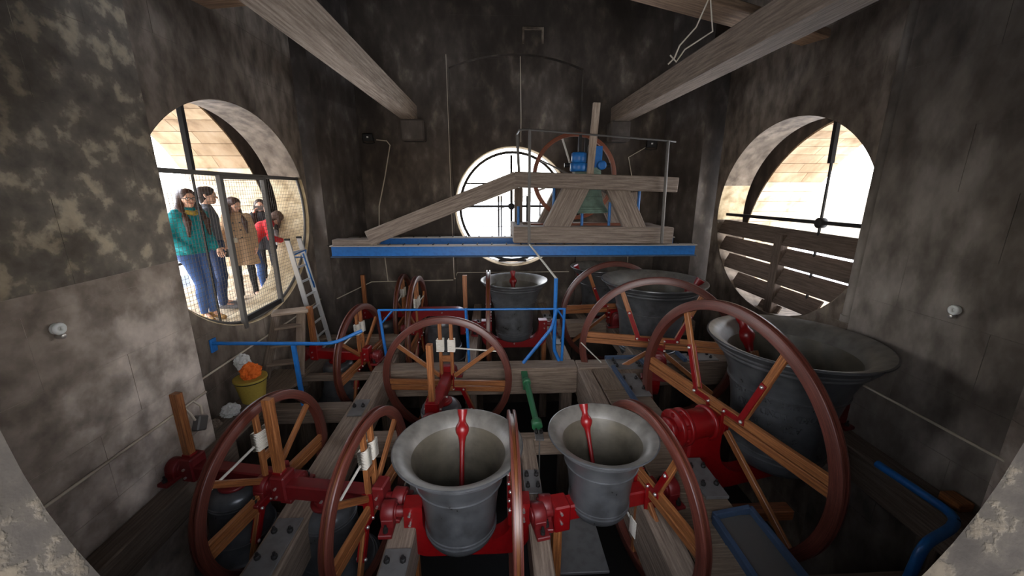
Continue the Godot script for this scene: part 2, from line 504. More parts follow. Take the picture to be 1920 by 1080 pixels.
func outer_arch(called: String, xf: Transform3D, cx: float, cy: float, r: float, d0: float, d1: float, half: float) -> void:
	# the thick outer wall of the tower beyond a round window; its tan soffit is laid in courses of stone
	var hole := PackedVector2Array()
	hole.append(Vector2(cx - r, 0.3))
	for i in 41: hole.append(Vector2(cx + cos(PI - PI * i / 40.0) * r, cy + sin(PI - PI * i / 40.0) * r))
	hole.append(Vector2(cx + r, 0.3))
	var mb := MB.new()
	for q in [rect(Vector2(cx - half, -4), Vector2(cx, 7.5)), rect(Vector2(cx, -4), Vector2(cx + half, 7.5))]:
		for p in Geometry2D.clip_polygons(q, hole): mb.extrude(p, d1 - d0, xf * at(Vector3(0, 0, -d1)))
	var w := tag(part(called, mb, M.soot_dark), "", "", "", "structure")
	var rng := RandomNumberGenerator.new()
	rng.seed = int(cx * 100) + 5
	var n := 34
	for i in n:
		var t0 := PI * i / n
		var t1 := PI * (i + 1) / n
		var ds := [d0, d0 + (d1 - d0) * (0.42 if i % 2 else 0.6), d1]
		for j in 2:
			var k := arc_band(Vector2(cx, cy), r, r, t0 + 0.002, t1 - 0.002, -ds[j + 1] + 0.003, -ds[j] - 0.003, 0.03, xf, 2)
			part("stone", k, M.daylit_stone if i < 7 or i > n - 8 else M.tan[rng.randi() % 3], w)
	for s in [-1.0, 1.0]:
		for i in 4:
			for j in 2:
				var y1 := cy - i * 0.26
				var k := MB.new()
				var dm: float = d0 + (d1 - d0) * (0.42 if i % 2 else 0.6)
				var e0: float = [d0, dm][j]
				var e1: float = [dm, d1][j]
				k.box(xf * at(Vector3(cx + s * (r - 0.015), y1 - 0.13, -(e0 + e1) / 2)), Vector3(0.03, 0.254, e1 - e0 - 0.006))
				part("stone", k, M.daylit_stone, w)

func seg_arch(x0: float, x1: float, yb: float, ys: float, rise: float) -> PackedVector2Array:
	var p := PackedVector2Array([Vector2(x0, yb)])
	for i in 25:
		var t := i / 24.0
		p.append(Vector2(lerpf(x0, x1, t), ys + rise * (1.0 - pow(2.0 * t - 1.0, 2.0))))
	p.append(Vector2(x1, yb))
	return p

func build_room() -> void:
	var nohole := PackedVector2Array()
	# local frames: face towards the room is +z, x runs along the wall
	var L := Transform3D(Basis(Vector3(0, 0, -1), Vector3.UP, Vector3(1, 0, 0)), Vector3(-3.02, 0, 0))     # x = -z
	var Ln := Transform3D(L.basis, Vector3(-3.28, 0, 0))
	var R := Transform3D(Basis(Vector3(0, 0, 1), Vector3.UP, Vector3(-1, 0, 0)), Vector3(3.95, 0, 0))      # x = z
	var Rn := Transform3D(R.basis, Vector3(4.33, 0, 0))
	var B := Transform3D(Basis(), Vector3(0, 0, -8.66))
	var Bn := Transform3D(Basis(), Vector3(0, 0, -8.8))
	var Fr := Transform3D(Basis(Vector3(-1, 0, 0), Vector3.UP, Vector3(0, 0, -1)), Vector3(0, 0, -0.87))   # x = -x
	# left side
	wall("wall_left", L, Vector2(0.8, 1.92), Vector2(3.85, 6.3), nohole, 0.8, M.peel, 1.15, 0.62, 1, [M.peel])
	wall("wall_left", L, Vector2(0.8, -2.6), Vector2(3.85, 1.92), nohole, 0.8, M.grey, 1.2, 0.56, 2, [M.grey])
	wall("wall_left", Ln, Vector2(3.85, -2.6), Vector2(7.3, 6.3), ellipse(Vector2(5.53, 2.21), 1.73, 1.42), 0.52, M.niche, 1.1, 0.6, 3, [M.niche])
	var lw := Transform3D(L.basis.rotated(Vector3.UP, -0.21), Vector3(-3.02, 0, -7.3))
	wall("wall_left", lw, Vector2(0, -2.6), Vector2(1.7, 6.3), nohole, 0.8, M.soot, 0.9, 0.6, 4, [M.soot])
	# right side
	wall("wall_right", R, Vector2(-4.0, -2.6), Vector2(-2.5, 6.3), nohole, 0.8, M.rightstone, 1.25, 0.58, 5, [M.rightstone])
	wall("wall_right", Rn, Vector2(-7.7, -2.6), Vector2(-4.0, 6.3), ellipse(Vector2(-5.93, 2.11), 1.64, 1.47), 0.5, M.niche, 1.1, 0.6, 6, [M.niche])
	var rw := Transform3D(R.basis.rotated(Vector3.UP, 0.36), Vector3(3.95, 0, -7.7))
	wall("wall_right", rw, Vector2(-1.6, -2.6), Vector2(0, 6.3), nohole, 0.8, M.soot, 0.9, 0.6, 7, [M.soot])
	var cw := Transform3D(R.basis.rotated(Vector3.UP, -0.42), Vector3(3.95, 0, -2.5))
	wall("wall_right", cw, Vector2(0, -2.6), Vector2(1.9, 6.3), nohole, 0.8, M.grey, 0.9, 0.58, 12, [M.grey])
	# back: a front skin with a shallow arched recess, and the wall with the window behind it
	wall("wall_back", B, Vector2(-3.4, -2.6), Vector2(4.4, 6.3), seg_arch(-0.86, 1.83, -2.7, 4.88, 0.26), 0.13, M.soot_dark, 1.3, 0.6, 8, [M.soot_dark])
	wall("wall_back", Bn, Vector2(-3.4, -2.6), Vector2(4.4, 6.3), ellipse(Vector2(0.42, 2.14), 1.27, 1.29), 0.5, M.soot_dark, 1.3, 0.6, 9, [M.soot_dark])
	# front, in whose opening the viewer stands
	wall("wall_front", Fr, Vector2(-4.8, -2.6), Vector2(3.9, 6.3), ellipse(Vector2(-0.14, 2.15), 1.31, 1.31), 1.25, M.rim_near, 0, 0, 10, [])
	var mb := MB.new()
	mb.bx(Vector3(0.5, 6.45, -4.2), Vector3(10.5, 0.3, 11.4))
	tag(part("ceiling", mb, M.soot_dark), "", "", "", "structure")
	mb = MB.new()
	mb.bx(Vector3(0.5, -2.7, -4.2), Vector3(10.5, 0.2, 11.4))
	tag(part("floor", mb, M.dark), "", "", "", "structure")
	# the linings of the openings: sooty above the glazing bar, limewashed below
	var e := [[Ln, Vector2(5.53, 2.21), 1.73, 1.42, 0.52, 2.72], [Rn, Vector2(-5.93, 2.11), 1.64, 1.47, 0.5, 2.62], [Bn, Vector2(0.42, 2.14), 1.27, 1.29, 0.3, 2.2]]
	for k in 3:
		var d = e[k]
		var s: float = asin((d[5] - d[1].y) / d[3])
		var w := tag(part("trim_%d" % (k + 1), arc_band(d[1], d[2], d[3], s, PI - s, -d[4], 0.0, 0.012, d[0], 40), M.rim_stone if k < 2 else M.limed), "", "", "", "structure")
		if k == 1:  # right lining turns dark behind the louvres: shade put into the stone colour
			var s2: float = asin((1.98 - d[1].y) / d[3])
			for e2 in [[PI - s, PI - s2, M.limed], [PI - s2, TAU + s2, M.rim_stone], [TAU + s2, TAU + s, M.limed]]:
				part("lower_lining", arc_band(d[1], d[2], d[3], e2[0], e2[1], -d[4], 0.0, 0.012, d[0], 24), e2[2], w)
		else:
			part("lower_lining", arc_band(d[1], d[2], d[3], PI - s, TAU + s, -d[4], 0.0, 0.012, d[0], 40), M.limed, w)
	outer_arch("wall_outer_left", Transform3D(L.basis, Vector3.ZERO), 5.53, 1.2, 2.9, 4.5, 5.75, 6.5)
	outer_arch("wall_outer_right", Transform3D(R.basis, Vector3.ZERO), -5.93, 1.2, 2.5, 5.45, 6.6, 6.5)
	outer_arch("wall_outer_back", Transform3D(), 0.42, 1.2, 2.6, 9.95, 11.2, 6.5)
	mb = MB.new()
	mb.bx(Vector3(-4.75, 0.7, -5.3), Vector3(1.95, 0.2, 9.0), 0.01)
	tag(part("floor_gallery", mb, M.paving), "", "", "", "structure")
	mb = MB.new()
	mb.bx(Vector3(5.7, 0.4, -5.9), Vector3(1.75, 0.2, 9.0), 0.01)
	tag(part("floor_gallery", mb, M.paving), "", "", "", "structure")
	mb = MB.new()
	mb.bx(Vector3(0.4, 0.5, -10.25), Vector3(9.0, 0.2, 1.9), 0.01)
	tag(part("floor_gallery", mb, M.paving), "", "", "", "structure")
	# roofs of the galleries
	mb = MB.new()
	mb.bx(Vector3(-4.6, 6.0, -5.3), Vector3(2.3, 0.2, 13)); mb.bx(Vector3(5.6, 6.0, -5.9), Vector3(2.4, 0.2, 13)); mb.bx(Vector3(0.4, 6.0, -10.3), Vector3(13, 0.2, 2.2))
	tag(part("ceiling_gallery", mb, M.soot_dark), "", "", "", "structure")
	build_windows(Ln, Rn, Bn)

func ring_tube(c: Vector2, a: float, b: float, z: float, r: float, xf: Transform3D, t0 := 0.0, t1 := TAU) -> Array:
	var pts := []
	for i in 49:
		var t := lerpf(t0, t1, i / 48.0)
		pts.append(xf * Vector3(c.x + cos(t) * a, c.y + sin(t) * b, z))
	return pts

func build_windows(Ln: Transform3D, Rn: Transform3D, Bn: Transform3D) -> void:
	# left: bars, a fixed mesh and a mesh gate
	var w := Node3D.new(); w.name = "window_1"; add_child(w); tag(w, "", "", "", "structure")
	var c := Vector2(5.53, 2.21)
	var mb := MB.new()
	mb.tube(ring_tube(c, 1.7, 1.39, -0.06, 0.022, Ln, PI, TAU + 0.4), 0.022, 6)
	part("frame", mb, M.iron_grey, w)
	mb = MB.new(); mb.beam(Ln * Vector3(3.95, 2.765, -0.05), Ln * Vector3(7.1, 2.725, -0.05), 0.05, 0.05, 0.004)
	part("transom", mb, M.iron_grey, w)
	mb = MB.new(); mb.beam(Ln * Vector3(4.72, 2.75, -0.06), Ln * Vector3(4.72, 3.5, -0.06), 0.045, 0.06, 0.004)
	part("mullion", mb, M.iron, w)
	mb = MB.new(); mb.beam(Ln * Vector3(4.74, 1.0, -0.08), Ln * Vector3(4.74, 2.75, -0.08), 0.02, 0.02)
	part("mullion", mb, M.iron, w)
	mb = MB.new()
	for i in 64:
		var x := 3.95 + i * 0.05
		if x > 7.2 or (x > 5.06 and x < 5.98): continue
		var h := 1.39 * sqrt(maxf(0.0, 1.0 - pow((x - c.x) / 1.7, 2.0)))
		var lo := c.y - h
		var hi := minf(2.74, c.y + h)
		if hi - lo > 0.05: mb.beam(Ln * Vector3(x, lo, -0.05), Ln * Vector3(x, hi, -0.05), 0.0026, 0.0026)
	for i in 38:
		var y := 0.83 + i * 0.05
		if y > 2.74: break
		var h := 1.7 * sqrt(maxf(0.0, 1.0 - pow((y - c.y) / 1.39, 2.0)))
		for s in [[c.x - h, 5.06], [5.98, c.x + h]]:
			if s[1] - s[0] > 0.05: mb.beam(Ln * Vector3(s[0], y, -0.055), Ln * Vector3(s[1], y, -0.055), 0.0026, 0.0026)
	tag(part("wire_mesh", mb, M.iron_grey, w), "", "", "", "stuff")
	var g := thing("mesh_gate", "steel framed wire mesh gate standing in the left round window before the visitors", "gate", Transform3D(L_basis(), Ln * Vector3(5.06, 0.8, 0.0)))
	mb = MB.new(); mb.bx(Vector3(0.0, 0.97, 0), Vector3(0.06, 1.95, 0.06), 0.005); part("post", mb, M.iron_grey, g)
	mb = MB.new(); mb.bx(Vector3(0.92, 1.01, 0), Vector3(0.06, 1.86, 0.06), 0.005); part("post", mb, M.iron_grey, g)
	mb = MB.new(); mb.bx(Vector3(0.46, 1.91, 0), Vector3(0.86, 0.04, 0.045), 0.004); part("rail", mb, M.iron_grey, g)
	mb = MB.new(); mb.bx(Vector3(0.46, 0.11, 0), Vector3(0.86, 0.07, 0.05), 0.004); part("rail", mb, M.iron, g)
	mb = MB.new(); mb.bx(Vector3(0.03, 1.15, 0.045), Vector3(0.035, 0.06, 0.03), 0.004); part("latch", mb, M.cable, g)
	mb = MB.new()
	for i in 17: mb.beam(Vector3(0.06 + i * 0.05, 0.12, 0), Vector3(0.06 + i * 0.05, 1.9, 0), 0.0026, 0.0026)
	for i in 36: mb.beam(Vector3(0.03, 0.15 + i * 0.05, 0.005), Vector3(0.89, 0.15 + i * 0.05, 0.005), 0.0026, 0.0026)
	tag(part("wire_mesh", mb, M.iron_grey, g), "", "", "", "stuff")
	# right: bars with a boss, louvre boards below
	w = Node3D.new(); w.name = "window_2"; add_child(w); tag(w, "", "", "", "structure")
	mb = MB.new(); mb.beam(Rn * Vector3(-7.45, 2.09, -0.12), Rn * Vector3(-4.35, 2.14, -0.12), 0.045, 0.05); part("transom", mb, M.iron, w)
	mb = MB.new(); mb.beam(Rn * Vector3(-5.26, 2.9, -0.12), Rn * Vector3(-5.28, 3.5, -0.12), 0.055, 0.055); part("mullion", mb, M.iron, w)
	mb = MB.new(); mb.beam(Rn * Vector3(-5.23, 0.75, -0.13), Rn * Vector3(-5.26, 2.95, -0.13), 0.025, 0.025); part("mullion", mb, M.iron, w)
	mb = MB.new(); mb.cyl(Rn * Vector3(-5.23, 2.12, -0.17), Rn * Vector3(-5.23, 2.12, -0.07), 0.07, 20, 0.01); part("boss", mb, M.iron, w)
	var lv := thing("louvre_screen", "dark weathered timber louvre boards across the bottom half of the right round window", "louvre", Transform3D(Rn.basis, Rn * Vector3(-5.9, 0, -0.09)))
	for i in 5:
		var y := 1.86 - i * 0.3
		var h := 1.63 * sqrt(maxf(0.02, 1.0 - pow((y - 0.02 - 2.11) / 1.45, 2.0)))
		mb = MB.new()
		mb.box(Transform3D(Basis(Vector3(1, 0, 0), 1.1), Vector3(-0.03, y, 0.0)), Vector3(h * 2.0, 0.03, 0.27), 0.005)
		part("slat", mb, M.louver, lv)
	mb = MB.new(); mb.bx(Vector3(0.05, 1.27, 0.02), Vector3(0.17, 1.25, 0.12), 0.01); part("post", mb, M.louver, lv)
	# back: an iron grid
	w = Node3D.new(); w.name = "window_3"; add_child(w); tag(w, "", "", "", "structure")
	mb = MB.new(); mb.tube(ring_tube(Vector2(0.42, 2.14), 1.17, 1.19, -0.3, 0.03, Bn), 0.03, 8, false, false); part("frame", mb, M.iron, w)
	for b in [[Vector2(0.40, 1.0), Vector2(0.40, 3.27), 0.05], [Vector2(0.11, 0.97), Vector2(0.11, 2.4), 0.035], [Vector2(0.17, 0.97), Vector2(0.17, 2.4), 0.03], [Vector2(0.76, 0.97), Vector2(0.76, 2.4), 0.05], [Vector2(1.05, 1.2), Vector2(1.05, 2.3), 0.03]]:
		mb = MB.new(); mb.beam(Bn * Vector3(b[0].x, b[0].y, -0.3), Bn * Vector3(b[1].x, b[1].y, -0.3), b[2], b[2]); part("mullion", mb, M.iron, w)
	for b in [[Vector2(-0.62, 2.67), Vector2(1.4, 2.67), 0.035], [Vector2(-0.72, 2.17), Vector2(1.56, 2.17), 0.05], [Vector2(0.1, 1.05), Vector2(0.75, 1.05), 0.035], [Vector2(0.1, 0.93), Vector2(0.75, 0.93), 0.05]]:
		mb = MB.new(); mb.beam(Bn * Vector3(b[0].x, b[0].y, -0.3), Bn * Vector3(b[1].x, b[1].y, -0.3), b[2], b[2]); part("transom", mb, M.iron, w)
	mb = MB.new(); mb.cyl(Bn * Vector3(0.40, 2.17, -0.33), Bn * Vector3(0.40, 2.17, -0.26), 0.075, 20, 0.01); part("boss", mb, M.iron, w)

func L_basis() -> Basis: return Basis(Vector3(0, 0, -1), Vector3.UP, Vector3(1, 0, 0))
# ---------------------------------------------------------------- bells
func bell_profile(r: float, h: float) -> Array:
	var out := [[0.0, 0.0], [0.28, 0.0], [0.4, -0.015], [0.49, -0.06], [0.535, -0.13], [0.55, -0.2], [0.556, -0.225], [0.575, -0.235], [0.575, -0.25], [0.557, -0.26], [0.558, -0.29], [0.575, -0.3], [0.575, -0.315], [0.56, -0.325],
		[0.568, -0.5], [0.585, -0.7], [0.61, -0.9], [0.645, -1.06], [0.66, -1.12], [0.682, -1.13], [0.684, -1.145], [0.668, -1.155], [0.69, -1.24], [0.735, -1.36], [0.79, -1.46], [0.825, -1.51], [0.845, -1.515], [0.852, -1.53], [0.85, -1.545], [0.885, -1.585], [0.905, -1.59], [0.912, -1.605], [0.912, -1.615], [0.96, -1.66], [0.985, -1.68], [1.0, -1.695], [0.998, -1.71], [0.98, -1.716]]
	var p := []
	for q in out: p.append(Vector2(q[0] * r, q[1] * h / 1.716))
	return p

func bell_inside(r: float, h: float) -> Array:
	var q := [[0.98, -1.716], [0.94, -1.705], [0.865, -1.675], [0.79, -1.62], [0.725, -1.53], [0.675, -1.4], [0.62, -1.18], [0.56, -0.85], [0.525, -0.55], [0.5, -0.3], [0.46, -0.17], [0.36, -0.1], [0.0, -0.08]]
	var p := []
	for a in q: p.append(Vector2(a[0] * r, a[1] * h / 1.716))
	return p

func lathe_x(mb: MB, prof: Array, k: int) -> void:
	# profile (radius, x) turned about the x axis
	mb.lathe(prof, k, Transform3D(Basis(Vector3(0, 1, 0), Vector3(1, 0, 0), Vector3(0, 0, -1)), Vector3.ZERO))

func make_wheel(o: Node3D, R: float, hs: float, brackets: bool, wraps: bool, old := false) -> void:
	var w := 0.05 + 0.022 * R
	var f := 0.017 + 0.004 * R
	var t := 0.05 + 0.042 * R
	var rimm = M.rim_old if old else M.rim
	var mb := MB.new()
	var e := 0.004
	lathe_x(mb, [Vector2(R - t, w / 2), Vector2(R - e, w / 2), Vector2(R, w / 2 - e), Vector2(R, w / 2 - f), Vector2(R - 0.035, w / 2 - f), Vector2(R - 0.035, -w / 2 + f), Vector2(R, -w / 2 + f), Vector2(R, -w / 2 + e), Vector2(R - e, -w / 2), Vector2(R - t, -w / 2), Vector2(R - t, w / 2)], 112)
	var wh := part("wheel", mb, rimm, o)
	tag(wh, "reddish brown grooved bell wheel")
	mb = MB.new()
	lathe_x(mb, [Vector2(R - 0.034, w / 2 - f), Vector2(R - 0.034, -w / 2 + f)], 112)
	part("sole", mb, M.sole, wh)
	var ri := R - t + 0.012
	var am = M.ash_dark if old else M.ash
	var pl := 0.045 + 0.03 * R
	var gap := hs * 0.5 + pl * 0.5 + 0.012
	var low := -hs * 0.45 - pl * 1.66
	for s in [-1.0, 1.0]:   # the pair of planks that clasp the headstock
		mb = MB.new()
		var py: float = -hs * 0.45 if s > 0 else -hs * 0.45 - pl * 1.16
		var z: float = sqrt(ri * ri - pow(absf(py) + pl * 0.5, 2.0))
		mb.bx(Vector3(0, py, 0), Vector3(w * 0.6, pl, z * 2), 0.005)
		part("spoke", mb, am, wh)
	for s in [-1.0, 1.0]:   # diagonals on the stay side
		mb = MB.new()
		mb.beam(Vector3(0, hs * 0.25, s * 0.11 * R), Vector3(0, sin(0.62) * ri, s * cos(0.62) * ri), w * 0.5, pl * 0.8, 0.005, Vector3.RIGHT.cross(Vector3(0, 0.6, s)).normalized())
		part("spoke", mb, am, wh)
	for s in [-1.0, 1.0]:   # diagonals on the bell side, strapped with red iron
		mb = MB.new()
		var a := Vector3(0, low - 0.005, s * 0.25 * R)
		var b := Vector3(0, -sin(1.02) * ri, s * cos(1.02) * ri)
		var up := Vector3.RIGHT.cross((b - a).normalized())
		mb.beam(a, b, w * 0.5, pl * 0.85, 0.005, up)
		part("spoke", mb, am, wh)
		if brackets:
			for x in [-1.0, 1.0]:
				mb = MB.new()
				var dx := Vector3(x * (w * 0.31 + 0.004), 0, 0)
				var mid := a.lerp(b, 0.56)
				mb.beam(a + dx + Vector3(0, pl * 0.5, -s * 0.02), mid + dx, 0.012, pl * 0.72, 0.002, up)
				mb.beam(a + dx + Vector3(0, pl * 0.5, s * 0.03), Vector3(dx.x, low + pl * 0.5, s * hs * 0.62), 0.012, pl * 0.66, 0.002)
				mb.beam(Vector3(dx.x, low + pl * 0.2, s * hs * 0.62), Vector3(dx.x, hs * 0.6, s * hs * 0.62), 0.012, pl * 0.6, 0.002)
				var st := part("strap", mb, M.red, wh)
				tag(st, "red iron strap")
				mb = MB.new()
				for q in [mid.lerp(a, 0.07), a + Vector3(0, pl * 0.5, 0), Vector3(0, low + pl * 0.5, s * hs * 0.62)]:
					mb.ball(q + Vector3(x * (w * 0.31 + 0.012), 0, 0), 0.014 * (0.7 + 0.5 * R), 6)
				tag(part("bolts", mb, M.bolt, wh), "", "", "", "stuff")
	if wraps:
		for s in [-1.0, 1.0]:
			mb = MB.new()
			mb.bx(Vector3(0, (hs * 0.3 + ri) * 0.5, s * 0.085 * R), Vector3(w * 0.62, ri - hs * 0.3, 0.045), 0.006)
			part("garter_post", mb, am, wh)
			mb = MB.new()
			for i in 12:
				mb.tube([Vector3(-w * 0.42, ri * 0.5 + i * 0.014 + 0.01, s * 0.085 * R - 0.045), Vector3(w * 0.42, ri * 0.5 + i * 0.014, s * 0.085 * R - 0.045), Vector3(w * 0.42, ri * 0.5 + i * 0.014, s * 0.085 * R + 0.045), Vector3(-w * 0.42, ri * 0.5 + i * 0.014, s * 0.085 * R + 0.045)], 0.0085, 6, true)
			var rw := part("rope_wrap", mb, M.rope_wrap, wh)
			tag(rw, "white rope whipping")
		mb = MB.new(); mb.bx(Vector3(0, ri * 0.36, 0), Vector3(w * 0.4, 0.1 * R, 0.17 * R), 0.004)
		part("garter_block", mb, am, wh)
		mb = MB.new(); mb.tube([Vector3(w * 0.3, ri * 0.56, -0.12 * R), Vector3(0, ri * 0.5, -ri * 0.86)], 0.011, 6)
		part("rope", mb, M.rope, wh)

func church_bell(label: String, hub: Vector3, n: Vector2, R: float, L: float, rb: float, hb: float, c: float, x1: float, upright: bool, lean: float, stay: float, opt := {}) -> Node3D:
	# local axes: x along the axle from the wheel to the bell, y up when the bell hangs; c = height of the crown over the axle
	n = n.normalized()
	var X := Vector3(n.x, 0, n.y)
	var Z := Vector3(-n.y, 0, n.x)
	var xf := Transform3D(Basis(X, Vector3.UP, Z), hub)
	if upright: xf.basis = Basis(X, -Vector3.UP, -Z)
	var o := thing("church_bell", label, "bell", xf, "ringing bells in the frame")
	var k: float = rb / 0.5
	var mb := MB.new()
	mb.lathe(bell_profile(rb, hb), 72, at(Vector3(L, c, 0)))
	var body := part("bell_body", mb, M.bronze, o)
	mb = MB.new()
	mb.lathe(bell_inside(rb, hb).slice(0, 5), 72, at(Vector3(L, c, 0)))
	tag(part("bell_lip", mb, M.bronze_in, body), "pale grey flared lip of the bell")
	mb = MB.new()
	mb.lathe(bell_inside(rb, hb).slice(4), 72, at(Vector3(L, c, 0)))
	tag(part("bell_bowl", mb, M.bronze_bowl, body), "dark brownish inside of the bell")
	# headstock: a bar, cranked when the crown is tucked above the axle
	var hs := 0.11 + 0.035 * k
	var x0 := -0.1 - 0.03 * k
	mb = MB.new()
	var red = M.red if opt.get("bright", true) else M.red_dark
	if c > 0.1:
		var b := hs
		var poly := PackedVector2Array([Vector2(x0, -hs * 0.6), Vector2(x0 + b, -hs * 0.6)])
		var iw := minf(0.22 * k, c * 0.8)
		for i in 9:
			var t := PI * 0.5 * i / 8.0
			poly.append(Vector2(x0 + b + iw * (1 - cos(t)), c + 0.01 - iw + iw * sin(t)))
		for i in 9:
			var t := PI * 0.5 * (8 - i) / 8.0
			poly.append(Vector2(x1 - b - iw * (1 - cos(t)), c + 0.01 - iw + iw * sin(t)))
		poly.append(Vector2(x1 - b, -hs * 0.6)); poly.append(Vector2(x1, -hs * 0.6))
		for i in 9:
			var t := PI * 0.5 * i / 8.0
			poly.append(Vector2(x1 - iw * (1 - cos(t)), c + 0.01 + hs * 0.95 - iw + iw * sin(t)))
		for i in 9:
			var t := PI * 0.5 * (8 - i) / 8.0
			poly.append(Vector2(x0 + iw * (1 - cos(t)), c + 0.01 + hs * 0.95 - iw + iw * sin(t)))
		mb.extrude(poly, hs * 0.95, at(Vector3(0, 0, -hs * 0.475)))
	else:
		mb.bx(Vector3((x0 + x1) * 0.5, 0, 0), Vector3(x1 - x0, hs, hs * 0.95), 0.012)
		mb.bx(Vector3(x1 - hs * 0.45, 0.03, 0), Vector3(hs * 0.95, hs * 1.7, hs * 1.15), 0.012)
		mb.bx(Vector3(x0 + hs * 0.3, 0.03, 0), Vector3(hs * 0.7, hs * 1.6, hs * 1.15), 0.012)
		mb.cyl(Vector3(L, c - 0.01, 0), Vector3(L, -hs * 0.4, 0), rb * 0.24, 20, 0.006)
		mb.cyl(Vector3(L, c, 0), Vector3(L, c + 0.03, 0), rb * 0.32, 24, 0.006)
	var st := part("headstock", mb, red, o)
	tag(st, "red painted headstock")
	mb = MB.new()
	mb.cyl(Vector3(x0 - 0.14 - 0.05 * k, 0, 0), Vector3(x0 + 0.02, 0, 0), hs * 0.3, 18, 0.004)
	part("gudgeon", mb, M.red_dark, st)
	mb = MB.new()
	mb.cyl(Vector3(x1 - 0.02, 0, 0), Vector3(x1 + 0.14 + 0.05 * k, 0, 0), hs * 0.3, 18, 0.004)
	part("gudgeon", mb, M.red_dark, st)
	mb = MB.new()
	for x in [x0 + hs * 0.35, x1 - hs * 0.35]:
		for z in [-1.0, 1.0]:
			for y in [-0.25, 0.35]: mb.cyl(Vector3(x, y * hs, z * hs * 0.45), Vector3(x, y * hs, z * (hs * 0.62 + 0.012)), 0.012 * (0.6 + 0.4 * k), 6)
	for z in [-1.0, 1.0]: mb.cyl(Vector3(L, c + hs * 0.5, 0), Vector3(L, c + hs * 0.5, z * (hs * 0.475 + 0.02)), 0.014 * (0.6 + 0.4 * k), 6)
	tag(part("bolts", mb, M.bolt, st), "", "", "", "stuff")
	# clapper
	var d := Vector3(0, -1, 0)
	var piv := Vector3(L, c - 0.14 * hb, 0)
	var br := 0.1 * rb + 0.006
	var yb := c - hb + 0.1 * rb / 0.46
	if lean != 0.0:
		var zt := rb * 0.7 * (1.0 if lean > 0 else -1.0)
		d = (Vector3(L, yb, zt) - piv).normalized()
	else: yb = c - hb * 0.93
	var ln: float = piv.distance_to(Vector3(L, yb, rb * 0.7 if lean != 0.0 else 0.0))
	var side := d.cross(Vector3.RIGHT).normalized()
	var cx := Transform3D(Basis(side, d, side.cross(d)), piv)
	var rr := br * 0.36
	var pr := [Vector2(0, ln + br * 2.9), Vector2(br * 0.78, ln + br * 2.9), Vector2(br * 0.72, ln + br * 2.3), Vector2(br * 0.5, ln + br * 1.5), Vector2(br * 0.62, ln + br * 0.95), Vector2(br * 0.95, ln + br * 0.5), Vector2(br * 1.08, ln), Vector2(br * 0.95, ln - br * 0.55), Vector2(br * 0.62, ln - br * 1.1), Vector2(rr * 1.25, ln - br * 1.9), Vector2(rr, ln - br * 3.4), Vector2(rr, 0), Vector2(0, 0)]
	mb = MB.new()
	mb.lathe(pr, 24, cx)
	var cl := part("clapper", mb, M.red, o)
	tag(cl, "red clapper")
	if opt.get("wood_shaft", false):
		mb = MB.new()
		mb.box(cx * at(Vector3(0, ln * 0.42, 0)), Vector3(br * 1.5, ln * 0.84, br * 1.3), 0.006)
		tag(part("shaft", mb, M.ash, cl), "wooden clapper shaft")
	# wheel
	make_wheel(o, R, hs, opt.get("brackets", true), opt.get("wraps", true))
	# stay
	if stay > 0:
		mb = MB.new()
		var q := 0.06 + 0.006 * k
		mb.beam(Vector3(x1 - 0.045, hs * 0.3, 0), Vector3(x1 - 0.045, hs * 0.3 + stay, 0), q, q * 1.15, 0.005, Vector3.RIGHT)
		var sy := part("stay", mb, M.ash, o)
		tag(sy, "wooden stay")
		mb = MB.new()
		mb.bx(Vector3(x1 - 0.045, hs * 0.75, 0), Vector3(q * 1.35, hs * 0.9, q * 1.25), 0.006)
		part("stay_socket", mb, M.red, sy)
	if opt.has("letters"): inscription(body, L, c, rb, hb, opt.letters, opt.face)
	# bearings stand on the frame
	for s in [[x0 - 0.09 - 0.035 * k, 0], [x1 + 0.09 + 0.035 * k, 1]]:
		bearings.append([xf * Vector3(s[0], 0, 0), X, hs, opt.get("big", false) and s[1] == 0])
	return o

var bearings := []

func inscription(body: Node3D, L: float, c: float, rb: float, hb: float, rows: Array, face: float) -> void:
	# raised letters round the waist; they read with the mouth down, so they stand on their heads here
	var f := SystemFont.new()
	f.font_names = PackedStringArray(["Droid Serif"])
	for row in rows:
		var y: float = row[1]
		var txt: String = row[0]
		var st: float = 0.12
		for i in txt.length():
			if txt[i] == " ": continue
			var tm := TextMesh.new()
			tm.text = txt[i]; tm.font = f; tm.font_size = 40; tm.pixel_size = 0.0024; tm.depth = 0.02
			var a: float = face - (i - (txt.length() - 1) * 0.5) * st + row[2]
			var r := rb * (0.585 + 0.15 * clampf((-y - 0.7) / 0.5, 0, 1)) - 0.004 if false else rb * wall_r(-y * 1.716 / hb)
			var o := MeshInstance3D.new()
			o.mesh = tm; o.material_override = M.bronze; o.name = "letter"
			var out := Vector3(cos(a), 0, sin(a))
			o.transform = Transform3D(Basis(Vector3.UP.cross(out), Vector3.UP, out), Vector3(L, c + y, 0) + out * (r + 0.002))
			var k := 1
			while body.has_node(NodePath(o.name)):
				o.name = "letter_%03d" % k; k += 1
			body.add_child(o)

func wall_r(y: float) -> float:
	var t := [[0.2, 0.55], [0.5, 0.568], [0.7, 0.585], [0.9, 0.61], [1.06, 0.645], [1.24, 0.69], [1.36, 0.735]]
	for i in t.size() - 1:
		if y < t[i + 1][0]: return lerpf(t[i][1], t[i + 1][1], clampf((y - t[i][0]) / (t[i + 1][0] - t[i][0]), 0, 1))
	return 0.735

